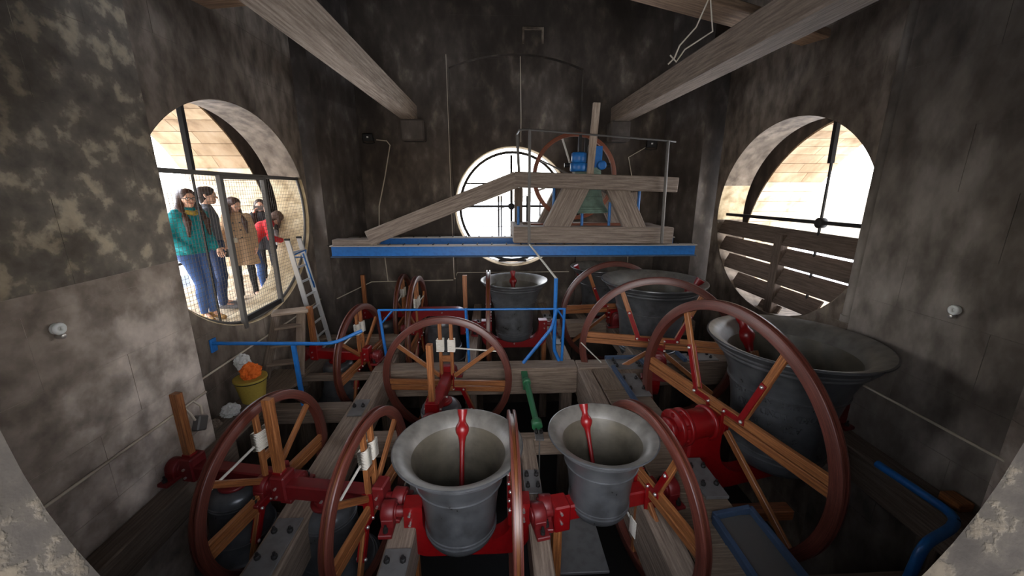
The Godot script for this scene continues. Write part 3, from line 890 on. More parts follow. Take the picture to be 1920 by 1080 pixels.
func build_bells() -> void:
	church_bell("dark bronze bell mouth up, left of the two nearest bells, its wheel seen edge-on", Vector3(0.13, 0.1, -2.64), Vector2(-1, 0), 0.75, 0.42, 0.495, 0.84, 0.24, 0.86, true, -1.0, 0.75, {"wraps": false})
	church_bell("small bronze bell mouth up above the plank platform, its wheel on its right side", Vector3(1.24, 0.1, -2.75), Vector2(-0.98, 0.198), 0.76, 0.42, 0.425, 0.72, 0.07, 0.82, true, -1.0, 0.7)
	church_bell("largest bell of all, mouth up with raised lettering behind the biggest wheel", Vector3(2.24, 0.3, -3.46), Vector2(0.974, -0.227), 1.23, 0.83, 0.8, 1.42, 0.62, 1.5, true, 1.0, 0.0, {"wraps": false, "big": true, "wood_shaft": true,
		"letters": [["8 IHID SI", -0.5, 0.0], ["ALL A VOI", -0.64, 0.0], ["CORD LOND ONO", -0.78, 0.1], ["FOR PPE NOI ON", -0.92, 0.1]], "face": -2.62})
	church_bell("large grey bell mouth up between the biggest bell and the far corner bell", Vector3(2.32, 0.3, -5.21), Vector2(0.287, -0.958), 1.09, 1.14, 0.85, 1.4, 0.6, 1.95, true, -1.0, 0.0, {"wraps": false})
	church_bell("bell mouth up under the right end of the blue girder, in the far corner", Vector3(2.28, 0.2, -7.28), Vector2(-0.108, -0.994), 1.03, 0.69, 0.62, 1.02, 0.22, 1.16, true, 1.0, 0.0, {"wraps": false})
	church_bell("bell mouth up below the middle round window in a deep red cranked headstock", Vector3(-0.11, 0.15, -6.85), Vector2(1, 0), 1.0, 0.46, 0.6, 1.12, 0.27, 1.06, true, 1.0, 0.8, {"wraps": false})
	church_bell("hanging bell with a raised red arched headstock left of the middle bell", Vector3(-1.38, 0.1, -6.8), Vector2(1, 0), 0.97, 0.44, 0.48, 0.86, 0.26, 0.9, false, 0.0, 0.95)
	church_bell("farthest hanging bell on the left, in the dark beside the back wall", Vector3(-1.8, 0.15, -7.6), Vector2(-1, 0), 0.79, 0.4, 0.42, 0.75, -0.12, 0.8, false, 0.0, 0.75)
	church_bell("hanging bell beside the foot of the ladders on the left", Vector3(-2.04, 0.1, -5.71), Vector2(-0.99, -0.13), 0.79, 0.4, 0.4, 0.7, -0.12, 0.8, false, 0.0, 0.72)
	church_bell("hanging bell whose wheel faces straight out in the middle of the frame", Vector3(-0.65, 0.1, -4.89), Vector2(-0.08, 0.997), 0.87, 0.44, 0.44, 0.75, -0.1, 0.9, false, 0.0, 0.8)
	church_bell("hanging bell at near left beside the wall, wheel and two wooden stays standing up", Vector3(-1.99, 0.1, -3.07), Vector2(-0.982, -0.19), 0.76, 0.4, 0.4, 0.7, -0.12, 0.85, false, 0.0, 0.72, {"bright": false})
	church_bell("hanging bell in the nearest row between the left wall bell and the nearest upturned bell", Vector3(-1.04, 0.1, -2.82), Vector2(-0.987, -0.16), 0.72, 0.42, 0.4, 0.7, -0.12, 0.86, false, 0.0, 0.8, {"bright": false})
# ---------------------------------------------------------------- the timber frame that carries the bells
func build_frame() -> void:
	var o := thing("bell_frame", "heavy grey-brown oak bell frame with steel plates and red bearing blocks", "bell frame")
	var T := [  # x0, x1, z0, z1, top, depth, dark
		[-1.8, 1.22, -5.62, -5.33, 0.0, 0.42, 0], [-1.79, -1.53, -5.33, -0.95, 0.0, 0.36, 0], [-1.75, -1.55, -5.95, -5.62, 0.0, 0.36, 0],
		[-0.47, -0.3, -8.7, -5.62, 0.0, 0.36, 0], [0.99, 1.18, -8.7, -5.62, 0.0, 0.36, 0], [-2.78, -1.79, -4.52, -4.35, 0.0, 0.2, 1], [-1.53, -0.7, -3.9, -3.72, -0.01, 0.22, 0],
		[0.06, 1.21, -3.81, -3.67, -0.02, 0.2, 0], [0.25, 0.4, -3.67, -0.95, 0.0, 0.34, 0], [-0.84, -0.64, -3.72, -0.95, 0.0, 0.34, 0], [1.18, 4.0, -7.55, -7.28, 0.0, 0.3, 0],
		[-3.3, -1.76, -6.88, -6.71, 0.0, 0.25, 0], [-1.74, -1.56, -8.7, -5.95, 0.0, 0.34, 1], [2.2, 4.2, -5.75, -5.45, 0.0, 0.4, 1], [3.66, 3.93, -5.45, -0.95, -0.01, 0.35, 1],
		[-3.0, -2.8, -3.85, -0.95, -0.02, 0.3, 1], [-3.02, -2.8, -6.7, -5.52, -0.02, 0.3, 1], [-3.28, -2.75, -4.52, -4.4, -0.06, 0.2, 1], [1.21, 1.41, -5.25, -0.95, 0.0, 0.5, 0], [1.22, 2.25, -5.56, -5.27, 0.02, 0.5, 0], [1.78, 1.97, -5.25, -0.95, -0.05, 0.45, 0],
		[1.97, 3.66, -2.3, -2.1, -0.3, 0.2, 1], [-1.53, -0.84, -1.7, -1.5, -0.1, 0.2, 1], [-2.8, -1.79, -1.9, -1.7, -0.1, 0.2, 1], [2.2, 2.4, -7.28, -5.75, 0.0, 0.3, 1], [2.6, 2.8, -8.7, -7.55, -0.02, 0.3, 1], [1.7, 1.9, -8.7, -7.55, -0.02, 0.3, 1]]
	for t in T:
		var mb := MB.new()
		mb.bx(Vector3((t[0] + t[1]) / 2, t[4] - t[5] / 2, (t[2] + t[3]) / 2), Vector3(t[1] - t[0], t[5], t[3] - t[2]), 0.012)
		part("beam", mb, M.old_oak_dark if t[6] else M.old_oak, o)
	# posts down to the floor of the pit
	for p in [Vector2(-1.66, -5.5), Vector2(-0.38, -5.48), Vector2(1.08, -5.48), Vector2(-1.66, -2.0), Vector2(-0.74, -2.0), Vector2(0.32, -2.0), Vector2(1.31, -2.0), Vector2(3.8, -2.6), Vector2(3.8, -5.6), Vector2(-2.9, -2.2), Vector2(-2.9, -5.5), Vector2(2.3, -6.5), Vector2(-1.65, -8.2), Vector2(-0.38, -8.2), Vector2(1.08, -8.2), Vector2(3.6, -7.4)]:
		var mb := MB.new()
		mb.bx(Vector3(p.x, -1.48, p.y), Vector3(0.17, 2.3, 0.17), 0.01)
		part("post", mb, M.old_oak_dark, o)
	# planks of the platform on the right
	var z := -5.24
	var k := 0
	for w in [0.62, 0.44, 0.5, 0.42, 0.46, 0.5, 0.44, 0.4, 0.42]:
		var mb := MB.new()
		mb.bx(Vector3(1.695, -0.005 - 0.006 * (k % 2), z + w / 2), Vector3(0.55, 0.05, w - 0.008), 0.006)
		part("plank", mb, M.plank, o)
		z += w; k += 1
	# steel plates with bolts
	for p in [[Vector3(1.95, 0.03, -5.36), Vector3(0.55, 0.016, 0.34), 6], [Vector3(1.84, 0.035, -4.72), Vector3(0.28, 0.016, 0.62), 4], [Vector3(1.88, 0.03, -2.98), Vector3(0.2, 0.03, 0.5), 4], [Vector3(3.2, 0.008, -5.6), Vector3(0.5, 0.016, 0.26), 4],
			[Vector3(-0.73, 0.008, -3.06), Vector3(0.19, 0.016, 0.36), 4], [Vector3(0.32, 0.008, -3.02), Vector3(0.15, 0.016, 0.3), 4], [Vector3(-0.73, 0.008, -2.18), Vector3(0.19, 0.016, 0.4), 4], [Vector3(-1.66, 0.008, -2.45), Vector3(0.2, 0.016, 0.5), 4],
			[Vector3(1.08, 0.008, -7.7), Vector3(0.18, 0.016, 0.3), 2], [Vector3(1.08, 0.008, -6.4), Vector3(0.18, 0.016, 0.4), 3], [Vector3(-0.385, 0.008, -7.4), Vector3(0.16, 0.016, 0.3), 2], [Vector3(-1.66, 0.008, -4.35), Vector3(0.17, 0.02, 0.36), 2], [Vector3(0.46, 0.004, -3.74), Vector3(0.09, 0.016, 0.24), 2]]:
		var mb := MB.new()
		mb.bx(p[0], p[1], 0.004)
		var pl := part("plate", mb, M.plate, o)
		mb = MB.new()
		for i in p[2]:
			var s: Vector3 = p[1]
			var q: Vector3 = p[0] + Vector3((-0.3 if i % 2 else 0.3) * s.x, s.y / 2, ((i / 2 + 0.5) / ceili(p[2] / 2.0) - 0.5) * s.z * 0.9)
			mb.cyl(q, q + Vector3(0, 0.03, 0), 0.022, 6, 0.003)
			mb.cyl(q, q + Vector3(0, 0.05, 0), 0.011, 8)
		tag(part("bolts", mb, M.iron, pl), "", "", "", "stuff")
	# blue edging of the plates and the blue steel tray in front
	for b in [[Vector3(1.72, 0.04, -5.25), Vector3(1.72, 0.04, -4.2)], [Vector3(2.2, 0.05, -5.5), Vector3(2.2, 0.05, -5.2)], [Vector3(2.9, 0.03, -5.44), Vector3(2.9, 0.03, -5.74)], [Vector3(1.68, 0.05, -5.54), Vector3(2.2, 0.05, -5.54)]]:
		var mb := MB.new()
		mb.beam(b[0], b[1], 0.05, 0.06, 0.004)
		part("edging", mb, M.blue_dusty, o)
	for b in [[Vector3(1.72, 0.04, -2.52), Vector3(2.06, 0.04, -2.58)], [Vector3(1.72, 0.04, -2.5), Vector3(1.72, 0.04, -1.2)], [Vector3(2.06, 0.04, -2.58), Vector3(2.06, 0.04, -1.2)]]:
		var mb := MB.new()
		mb.beam(b[0], b[1], 0.04, 0.09, 0.004)
		part("tray_side", mb, M.blue_dusty, o)
	var tb := MB.new()
	tb.bx(Vector3(1.89, 0.02, -1.87), Vector3(0.32, 0.03, 1.35), 0.004)
	part("tray", tb, M.iron_grey, o)
	tb = MB.new()
	tb.bx(Vector3(2.3, -0.25, -2.85), Vector3(0.7, 0.1, 0.12), 0.008)
	part("brace", tb, M.ash_dark, o)
	# bearings
	for b in bearings:
		var p: Vector3 = b[0]
		var X: Vector3 = b[1]
		var hs: float = b[2]
		var Z := X.cross(Vector3.UP)
		var bs := Basis(X, Vector3.UP, -Z) if false else Basis(X, Vector3.UP, X.cross(Vector3.UP))
		var mb := MB.new()
		var w := 0.1 if hs < 0.16 else 0.14
		if b[3]:
			var q := p - X * 0.1
			mb.cyl(q - X * 0.12, q + X * 0.3, 0.15, 28, 0.01)
			mb.cyl(q - X * 0.14, q - X * 0.09, 0.185, 28, 0.008)
			mb.cyl(q - X * 0.04, q + X * 0.0, 0.185, 28, 0.008)
			mb.cyl(q - X * 0.2, q - X * 0.14, 0.11, 24, 0.01)
			mb.cyl(q + X * 0.24, q + X * 0.28, 0.175, 28, 0.008)
			for a in 6: mb.cyl(q - X * 0.15 + (Vector3.UP * cos(a * TAU / 6) + bs.z * sin(a * TAU / 6)) * 0.15, q - X * 0.03 + (Vector3.UP * cos(a * TAU / 6) + bs.z * sin(a * TAU / 6)) * 0.15, 0.022, 8)
			mb.box(Transform3D(bs, Vector3(q.x + X.x * 0.1, p.y * 0.5 - 0.02, q.z + X.z * 0.1)), Vector3(0.24, p.y, 0.26), 0.02)
			part("bearing", mb, M.red, o)
			continue
		mb.cyl(p - X * w * 0.5, p + X * w * 0.5, hs * 0.62, 24, 0.006)
		mb.cyl(p - X * w * 0.62, p - X * w * 0.4, hs * 0.42, 20, 0.004)
		mb.cyl(p + X * w * 0.4, p + X * w * 0.62, hs * 0.42, 20, 0.004)
		if p.y > 0.04: mb.box(Transform3D(bs, Vector3(p.x, p.y * 0.5, p.z)), Vector3(w * 0.95, p.y, hs * 1.3), 0.008)
		mb.box(Transform3D(bs, Vector3(p.x, 0.02, p.z)), Vector3(w * 1.05, 0.035, hs * 2.4), 0.006)
		var br := part("bearing", mb, M.red_dark, o)
		mb = MB.new()
		for s in [-1.0, 1.0]:
			var q: Vector3 = Vector3(p.x, 0.037, p.z) + bs.z * s * hs * 0.95
			mb.cyl(q, q + Vector3(0, 0.03, 0), 0.02, 6)
			mb.cyl(q, q + Vector3(0, 0.06, 0), 0.01, 8)
		tag(part("bolts", mb, M.iron, br), "", "", "", "stuff")
# ---------------------------------------------------------------- everything else
func ibeam(mb: MB, a: Vector3, b: Vector3, h: float, w: float) -> void:
	mb.beam(a, b, 0.016, h - 0.03)
	var o := Vector3(0, h / 2 - 0.01, 0)
	mb.beam(a + o, b + o, w, 0.02, 0.003)
	mb.beam(a - o, b - o, w, 0.02, 0.003)

func girders() -> void:
	for d in [[-7.06, 1.495, 0.215, "long blue steel girder across the chamber under the hour bell frame, nearer of two"], [-7.98, 1.53, 0.2, "blue steel girder behind the nearer one, seen over its top edge"]]:
		var o := thing("steel_girder", d[3], "girder", Transform3D(), "blue girders")
		var x1 := 3.69
		var mb := MB.new()
		mb.beam(Vector3(-2.87, d[1], d[0]), Vector3(x1, d[1] - 0.02, d[0]), 0.018, d[2] - 0.03)
		part("web", mb, M.blue, o)
		for s in [-1.0, 1.0]:
			mb = MB.new()
			mb.beam(Vector3(-2.87, d[1] + s * (d[2] / 2 - 0.01), d[0]), Vector3(x1, d[1] - 0.02 + s * (d[2] / 2 - 0.01), d[0]), 0.17, 0.02, 0.003)
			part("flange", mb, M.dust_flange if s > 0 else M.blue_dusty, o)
		mb = MB.new()
		for i in 26:
			var x := -2.9 + i * 0.26
			for s in [-0.055, 0.055]: mb.cyl(Vector3(x, d[1] + d[2] / 2 - 0.003, d[0] + s), Vector3(x, d[1] + d[2] / 2 + 0.012, d[0] + s), 0.014, 6)
		tag(part("bolts", mb, M.iron, o), "", "", "", "stuff")

func hour_bell() -> void:
	var o := thing("timber_frame", "grey oak frame with a long sloping brace standing on the blue girder", "bell frame")
	var add := func(called: String, a: Vector3, b: Vector3, w: float, h: float, m: Material) -> void:
		var mb := MB.new()
		mb.beam(a, b, w, h, 0.012)
		part(called, mb, m, o)
	add.call("rail", Vector3(0.36, 2.725, -7.06), Vector3(3.2, 2.63, -7.06), 0.27, 0.255, M.grey_oak)
	add.call("rail", Vector3(0.36, 2.71, -7.98), Vector3(3.2, 2.63, -7.98), 0.25, 0.25, M.grey_oak)
	add.call("sill", Vector3(0.34, 1.785, -7.03), Vector3(3.2, 1.75, -7.06), 0.27, 0.29, M.grey_oak)
	add.call("sill", Vector3(0.34, 1.785, -7.98), Vector3(3.2, 1.75, -7.98), 0.25, 0.27, M.grey_oak)
	add.call("cross_rail", Vector3(0.45, 1.8, -7.16), Vector3(0.45, 1.8, -7.86), 0.2, 0.24, M.grey_oak)
	add.call("cross_rail", Vector3(3.0, 1.78, -7.16), Vector3(3.0, 1.78, -7.86), 0.2, 0.24, M.grey_oak)
	add.call("brace", Vector3(-2.2, 1.72, -7.1), Vector3(0.4, 2.72, -7.06), 0.25, 0.27, M.grey_oak)
	add.call("brace", Vector3(-2.2, 1.72, -7.98), Vector3(0.4, 2.72, -7.98), 0.25, 0.26, M.old_oak_dark)
	add.call("foot", Vector3(-2.82, 1.655, -7.1), Vector3(-2.05, 1.655, -7.1), 0.24, 0.1, M.grey_oak)
	for z in [-7.07, -7.98]:
		add.call("strut", Vector3(1.04, 1.77, z), Vector3(1.5, 2.7, z), 0.16, 0.43, M.grey_oak)
		add.call("strut", Vector3(2.6, 1.75, z), Vector3(2.13, 2.64, z), 0.16, 0.36, M.grey_oak)
	add.call("post", Vector3(0.49, 1.92, -7.98), Vector3(0.49, 2.58, -7.98), 0.14, 0.16, M.old_oak_dark)
	add.call("post", Vector3(2.86, 1.9, -7.98), Vector3(2.76, 2.5, -7.98), 0.14, 0.16, M.grey_oak)
	add.call("tie", Vector3(0.7, 1.86, -7.6), Vector3(2.7, 1.86, -7.6), 0.1, 0.12, M.rim_old)
	for p in [[Vector3(1.09, 1.6, -7.3), 2.6], [Vector3(1.6, 1.6, -7.2), 2.33], [Vector3(2.1, 1.6, -7.2), 2.33], [Vector3(2.66, 1.6, -7.3), 2.56], [Vector3(0.45, 1.6, -7.35), 2.25]]:
		var mb := MB.new()
		mb.cyl(p[0], Vector3(p[0].x, p[1], p[0].z), 0.026, 10)
		part("tie_rod", mb, M.blue, o)
	# the hour bell itself
	var hb := thing("hour_bell", "green patinated hour bell hanging inside the oak frame, blue headstock and tall brown wheel", "bell", at(Vector3(1.72, 2.98, -7.45)))
	var mb := MB.new()
	mb.lathe(bell_profile(0.43, 0.84), 64)
	part("bell_body", mb, M.verdigris, hb)
	mb = MB.new(); mb.lathe(bell_inside(0.43, 0.84), 64); part("bell_inside", mb, M.verdigris, hb)
	mb = MB.new(); mb.cyl(Vector3(-0.22, 0.02, 0.25), Vector3(-0.22, 0.2, 0.25), 0.13, 28, 0.02); mb.cyl(Vector3(-0.22, -0.12, 0.25), Vector3(-0.22, 0.02, 0.25), 0.15, 28, 0.01); tag(part("headstock", mb, M.blue, hb), "blue painted headstock")
	mb = MB.new(); mb.bx(Vector3(0.1, 0.13, 0.2), Vector3(0.2, 0.36, 0.05), 0.006); part("hammer_plate", mb, M.blue, hb)
	mb = MB.new(); mb.cyl(Vector3(0.16, -0.02, 0.3), Vector3(0.16, -0.02, 0.42), 0.075, 24, 0.012); mb.cyl(Vector3(0.16, -0.02, 0.42), Vector3(0.16, -0.02, 0.435), 0.05, 20); part("motor", mb, M.blue, hb)
	mb = MB.new(); mb.cyl(Vector3(-0.42, 0.0, -0.05), Vector3(0.42, 0.0, -0.05), 0.04, 14); part("gudgeon", mb, M.iron, hb)
	mb = MB.new(); mb.beam(Vector3(-0.04, -0.2, 0.36), Vector3(0.02, 0.98, 0.36), 0.06, 0.12, 0.006, Vector3.RIGHT); tag(part("stay", mb, M.pale_beam, hb), "tall wooden stay")
	var w := part("wheel", wheel_rim(0.8), M.rim_old, hb, Transform3D(Basis(Vector3.UP, PI / 2), Vector3(-0.18, -0.2, -0.3)))
	tag(w, "brown wheel rim")
	for a in 8:
		mb = MB.new()
		var t := a * TAU / 8 + 0.35
		mb.beam(Vector3(0, 0, 0), Vector3(0, sin(t) * 0.75, cos(t) * 0.75), 0.03, 0.03)
		part("spoke", mb, M.iron_grey if a % 2 else M.rope, w)
	mb = MB.new(); mb.beam(Vector3(0, -0.6, 0.2), Vector3(0, 0.7, 0.2), 0.05, 0.04); mb.beam(Vector3(0, 0.0, 0.08), Vector3(0, 0.75, 0.08), 0.05, 0.1); part("wheel_post", mb, M.iron, w)
	# pipe rail and rods round the frame
	var r := thing("pipe_rail", "thin grey pipe rail on two tall uprights around the hour bell frame", "railing")
	for p in [[Vector3(0.61, 1.62, -6.86), Vector3(0.6, 3.5, -6.86)], [Vector3(2.97, 1.62, -6.86), Vector3(2.92, 3.34, -6.86)], [Vector3(0.47, 2.6, -7.3), Vector3(0.42, 3.48, -7.3)]]:
		mb = MB.new(); mb.cyl(p[0], p[1], 0.026, 10); part("upright", mb, M.iron_grey, r)
	mb = MB.new(); mb.tube([Vector3(0.42, 3.48, -7.3), Vector3(0.43, 3.5, -6.9), Vector3(0.6, 3.5, -6.86), Vector3(2.92, 3.34, -6.86), Vector3(3.06, 3.33, -6.9), Vector3(3.08, 3.33, -7.3)], 0.016, 8); part("rail", mb, M.iron_grey, r)

func wheel_rim(R: float) -> MB:
	var mb := MB.new()
	lathe_x(mb, [Vector2(R - 0.075, 0.04), Vector2(R - 0.004, 0.04), Vector2(R, 0.036), Vector2(R, 0.02), Vector2(R - 0.03, 0.02), Vector2(R - 0.03, -0.02), Vector2(R, -0.02), Vector2(R, -0.036), Vector2(R - 0.004, -0.04), Vector2(R - 0.075, -0.04), Vector2(R - 0.075, 0.04)], 96)
	return mb

func cable_run(label: String, pts: Array, r := 0.012) -> void:
	var mb := MB.new()
	mb.tube(pts, r, 6)
	simple("cable", mb, M.cable, label, "cable")

func flood(p: Vector3, label: String, yaw: float) -> void:
	var o := thing("floodlight", label, "floodlight", Transform3D(Basis(Vector3.UP, yaw), p), "floodlights on the far wall")
	var mb := MB.new(); mb.box(Transform3D(Basis(Vector3.RIGHT, 0.35), Vector3(0, 0, 0.1)), Vector3(0.2, 0.14, 0.05), 0.008); part("housing", mb, M.black, o)
	mb = MB.new(); mb.box(Transform3D(Basis(Vector3.RIGHT, 0.35), Vector3(0, 0, 0.1)) * at(Vector3(0, 0, 0.027)), Vector3(0.16, 0.1, 0.004)); part("glass", mb, M.iron, o)
	mb = MB.new(); mb.box(Transform3D(Basis(Vector3.RIGHT, 0.35), Vector3(0, 0, 0.1)) * at(Vector3(0.0, 0.01, 0.03)), Vector3(0.035, 0.03, 0.006)); part("white_glint", mb, M.white, o)  # white reflection in the glass, painted as a small plate
	mb = MB.new(); mb.tube([Vector3(-0.11, 0, 0.1), Vector3(-0.11, -0.1, 0.06), Vector3(0, -0.12, 0), Vector3(0.11, -0.1, 0.06), Vector3(0.11, 0, 0.1)], 0.009, 6); part("bracket", mb, M.black, o)

func ceiling_timbers() -> void:
	for d in [[-1.66, 4.03, -0.2, 0.3, M.pale_beam, "pale squared timber beam running overhead on the left to the far wall"], [2.58, 4.02, -0.2, 0.33, M.old_oak, "darker squared timber beam running overhead on the right to the far wall"]]:
		var o := thing("ceiling_beam", d[5], "beam", Transform3D(), "overhead beams")
		var mb := MB.new()
		mb.beam(Vector3(d[0] - (0.02 if d[0] < 0 else 0.1) * 0, d[1], -8.62), Vector3(d[0], d[1], -0.88), d[3], 0.3, 0.02)
		part("timber", mb, d[4], o)
	for d in [[-1.66, 0.36, "stone corbel under the end of the left overhead beam"], [2.56, 0.3, "stone corbel under the end of the right overhead beam"]]:
		var mb := MB.new()
		mb.bx(Vector3(d[0] + 0.08 * (1 if d[0] < 0 else 0), 3.68, -8.5), Vector3(d[1] + 0.1, 0.4, 0.34), 0.03)
		simple("corbel", mb, M.soot_dark if d[0] < 0 else M.soot, d[2], "corbel", "corbels")
	var mb := MB.new()
	mb.beam(Vector3(0.4, 4.42, -3.8), Vector3(3.9, 4.34, -5.18), 0.32, 0.1, 0.01)
	simple("ceiling_plank", mb, M.cross_plank, "brown plank lying across the right overhead beam", "plank")
	mb = MB.new()
	mb.beam(Vector3(-2.9, 4.4, -4.62), Vector3(-0.6, 4.45, -4.2), 0.26, 0.1, 0.01)
	simple("ceiling_plank", mb, M.cross_plank, "brown plank lying on the left overhead beam at the top", "plank")
	var o := thing("loose_wires", "loose pale wires dangling below the brown plank overhead", "wire")
	for d in [[Vector3(2.05, 4.4, -4.2), Vector3(2.2, 4.1, -4.35), Vector3(2.0, 3.98, -4.5), Vector3(1.9, 3.85, -4.45), Vector3(1.82, 3.9, -4.42)], [Vector3(2.1, 4.4, -4.25), Vector3(2.05, 4.15, -4.4), Vector3(1.92, 4.0, -4.45), Vector3(1.9, 3.9, -4.5), Vector3(1.84, 3.84, -4.5)]]:
		mb = MB.new(); mb.tube(d, 0.008, 6); part("wire", mb, M.cable, o)

func arc_pts(pts: Array, rad: float) -> Array:
	# rounds the corners of a polyline
	var out := [pts[0]]
	for i in range(1, pts.size() - 1):
		var a: Vector3 = pts[i] + (pts[i - 1] - pts[i]).normalized() * rad
		var b: Vector3 = pts[i] + (pts[i + 1] - pts[i]).normalized() * rad
		for k in 7:
			var t := k / 6.0
			out.append(a.lerp(pts[i], t).lerp(pts[i].lerp(b, t), t))
	out.append(pts[pts.size() - 1])
	return out

func railings() -> void:
	var o := thing("blue_handrail", "blue tube handrail reaching out from the left wall below the round window", "railing")
	var mb := MB.new()
	mb.tube(arc_pts([Vector3(-3.27, 0.85, -4.4), Vector3(-1.98, 0.74, -4.6), Vector3(-1.66, 0.86, -4.72)], 0.12), 0.021, 10)
	part("rail", mb, M.blue, o)
	mb = MB.new(); mb.beam(Vector3(-2.42, 0.76, -4.53), Vector3(-2.36, 0.0, -4.45), 0.045, 0.045, 0.004); part("post", mb, M.blue, o)
	mb = MB.new(); mb.bx(Vector3(-3.265, 0.82, -4.42), Vector3(0.02, 0.16, 0.1), 0.004); part("wall_plate", mb, M.blue, o)
	o = thing("blue_guard_rail", "thin blue guard rail with posts across the middle of the bell frame", "railing")
	mb = MB.new(); mb.tube([Vector3(-1.71, 0.85, -5.6), Vector3(1.05, 0.83, -5.6)], 0.017, 8); part("rail", mb, M.blue, o)
	for p in [[Vector3(-1.7, 0.85, -5.6), Vector3(-1.62, 0.0, -5.55), 0.022], [Vector3(-0.43, 0.86, -5.6), Vector3(-0.4, 0.0, -5.58), 0.022], [Vector3(1.04, 0.84, -5.6), Vector3(1.02, 0.0, -5.58), 0.022]]:
		mb = MB.new(); mb.cyl(p[1], p[0], p[2], 8); part("post", mb, M.blue, o)
	mb = MB.new(); mb.tube(arc_pts([Vector3(0.9, 1.3, -5.6), Vector3(0.9, 0.75, -5.6), Vector3(0.9, 0.18, -5.6), Vector3(0.98, 0.0, -5.58)], 0.06), 0.028, 10); part("post", mb, M.blue, o)
	mb = MB.new(); mb.tube(arc_pts([Vector3(0.92, 0.85, -5.58), Vector3(0.86, 0.55, -5.57), Vector3(0.42, 0.0, -5.52)], 0.08), 0.026, 10); part("brace", mb, M.blue, o)
	mb = MB.new(); mb.tube([Vector3(0.93, 0.83, -5.6), Vector3(1.04, 0.66, -5.6)], 0.014, 8); part("brace", mb, M.blue, o)
	mb = MB.new(); mb.tube([Vector3(-1.66, 0.66, -5.6), Vector3(-1.5, 0.84, -5.6)], 0.014, 8); part("brace", mb, M.blue, o)
	mb = MB.new(); mb.tube([Vector3(0.9, 1.3, -5.6), Vector3(0.62, 1.62, -6.8)], 0.016, 8)
	simple("stay_rope", mb, M.rope, "white rope from the blue guard rail post up to the girder", "rope")
	mb = MB.new(); mb.tube(arc_pts([Vector3(3.64, 0.03, -3.08), Vector3(3.69, 0.03, -2.46), Vector3(3.56, 0.03, -2.36), Vector3(3.2, 0.0, -2.25), Vector3(3.12, -0.3, -2.22)], 0.1), 0.036, 12)
	simple("blue_floor_rail", mb, M.blue, "bent blue tube lying along the timber ledge at the foot of the right wall", "railing")

func ladders() -> void:
	# aluminium ladder
	var o := thing("aluminium_ladder", "bright aluminium ladder leaning by the mesh gate, blue rope tied on it", "ladder")
	var a0 := Vector3(-3.06, 1.84, -5.98); var a1 := Vector3(-2.86, -0.2, -6.18)
	var b0 := Vector3(-3.06, 1.83, -6.34); var b1 := Vector3(-2.86, -0.2, -6.6)
	for p in [[a0, a1], [b0, b1]]:
		var mb := MB.new(); mb.beam(p[0], p[1], 0.028, 0.07, 0.003, Vector3.RIGHT); part("stile", mb, M.alu, o)
		mb = MB.new(); mb.box(Transform3D(Basis(), p[0]), Vector3(0.075, 0.03, 0.035), 0.004); part("end_cap", mb, M.black, o)
	for i in 8:
		var t := 0.1 + i * 0.115
		var mb := MB.new(); mb.beam(a0.lerp(a1, t), b0.lerp(b1, t), 0.03, 0.03, 0.004); part("rung", mb, M.alu, o)
	var mb := MB.new()
	mb.tube([a0.lerp(a1, 0.12), b0.lerp(b1, 0.1) + Vector3(0.05, 0, 0), b0.lerp(b1, 0.16), a0.lerp(a1, 0.13) + Vector3(0.05, 0, 0)], 0.012, 6)
	mb.tube([b0.lerp(b1, 0.12) + Vector3(0.04, 0, 0.1), b0.lerp(b1, 0.25) + Vector3(0.06, 0, 0.12), b0.lerp(b1, 0.4) + Vector3(0.05, 0, 0.08), b0.lerp(b1, 0.36) + Vector3(0.03, 0, 0.02)], 0.012, 6)
	simple("blue_rope", mb, M.blue, "blue cord knotted round the top of the aluminium ladder", "rope")
	# wooden steps
	o = thing("wooden_steps", "worn wooden step ladder below the mesh gate beside the aluminium ladder", "steps")
	var P := [Vector3(-3.17, 0.8, -5.62), Vector3(-3.22, -0.0, -5.18)]
	var Q := [Vector3(-2.9, 0.8, -5.78), Vector3(-2.78, -0.0, -5.26)]
	mb = MB.new(); mb.beam(P[0], P[1], 0.04, 0.12, 0.004, Vector3.RIGHT); part("stile", mb, M.old_oak_dark, o)
	mb = MB.new(); mb.beam(Q[0], Q[1], 0.04, 0.12, 0.004, Vector3.RIGHT); part("stile", mb, M.old_oak, o)
	for i in 3:
		var t := 0.22 + i * 0.28
		mb = MB.new()
		var m0: Vector3 = P[0].lerp(P[1], t); var m1: Vector3 = Q[0].lerp(Q[1], t)
		mb.beam(m0, m1, 0.16, 0.03, 0.004); part("tread", mb, M.old_oak, o)
	mb = MB.new(); mb.beam(Vector3(-3.24, 0.815, -5.62), Vector3(-2.8, 0.815, -5.8), 0.24, 0.035, 0.005); part("tread", mb, M.pale_beam, o)
	mb = MB.new(); mb.bx(Vector3(-3.0, -0.03, -5.0), Vector3(0.52, 0.05, 0.98), 0.006)
	simple("landing_board", mb, M.plank, "brown boards on which the wooden steps and the yellow bucket stand", "board")
	mb = MB.new(); mb.beam(Vector3(-3.28, -0.1, -5.4), Vector3(-1.8, -0.1, -5.4), 0.1, 0.09, 0.004)
	simple("joist", mb, M.old_oak_dark, "dark joist carrying the landing boards", "joist").set_meta("kind", "structure")

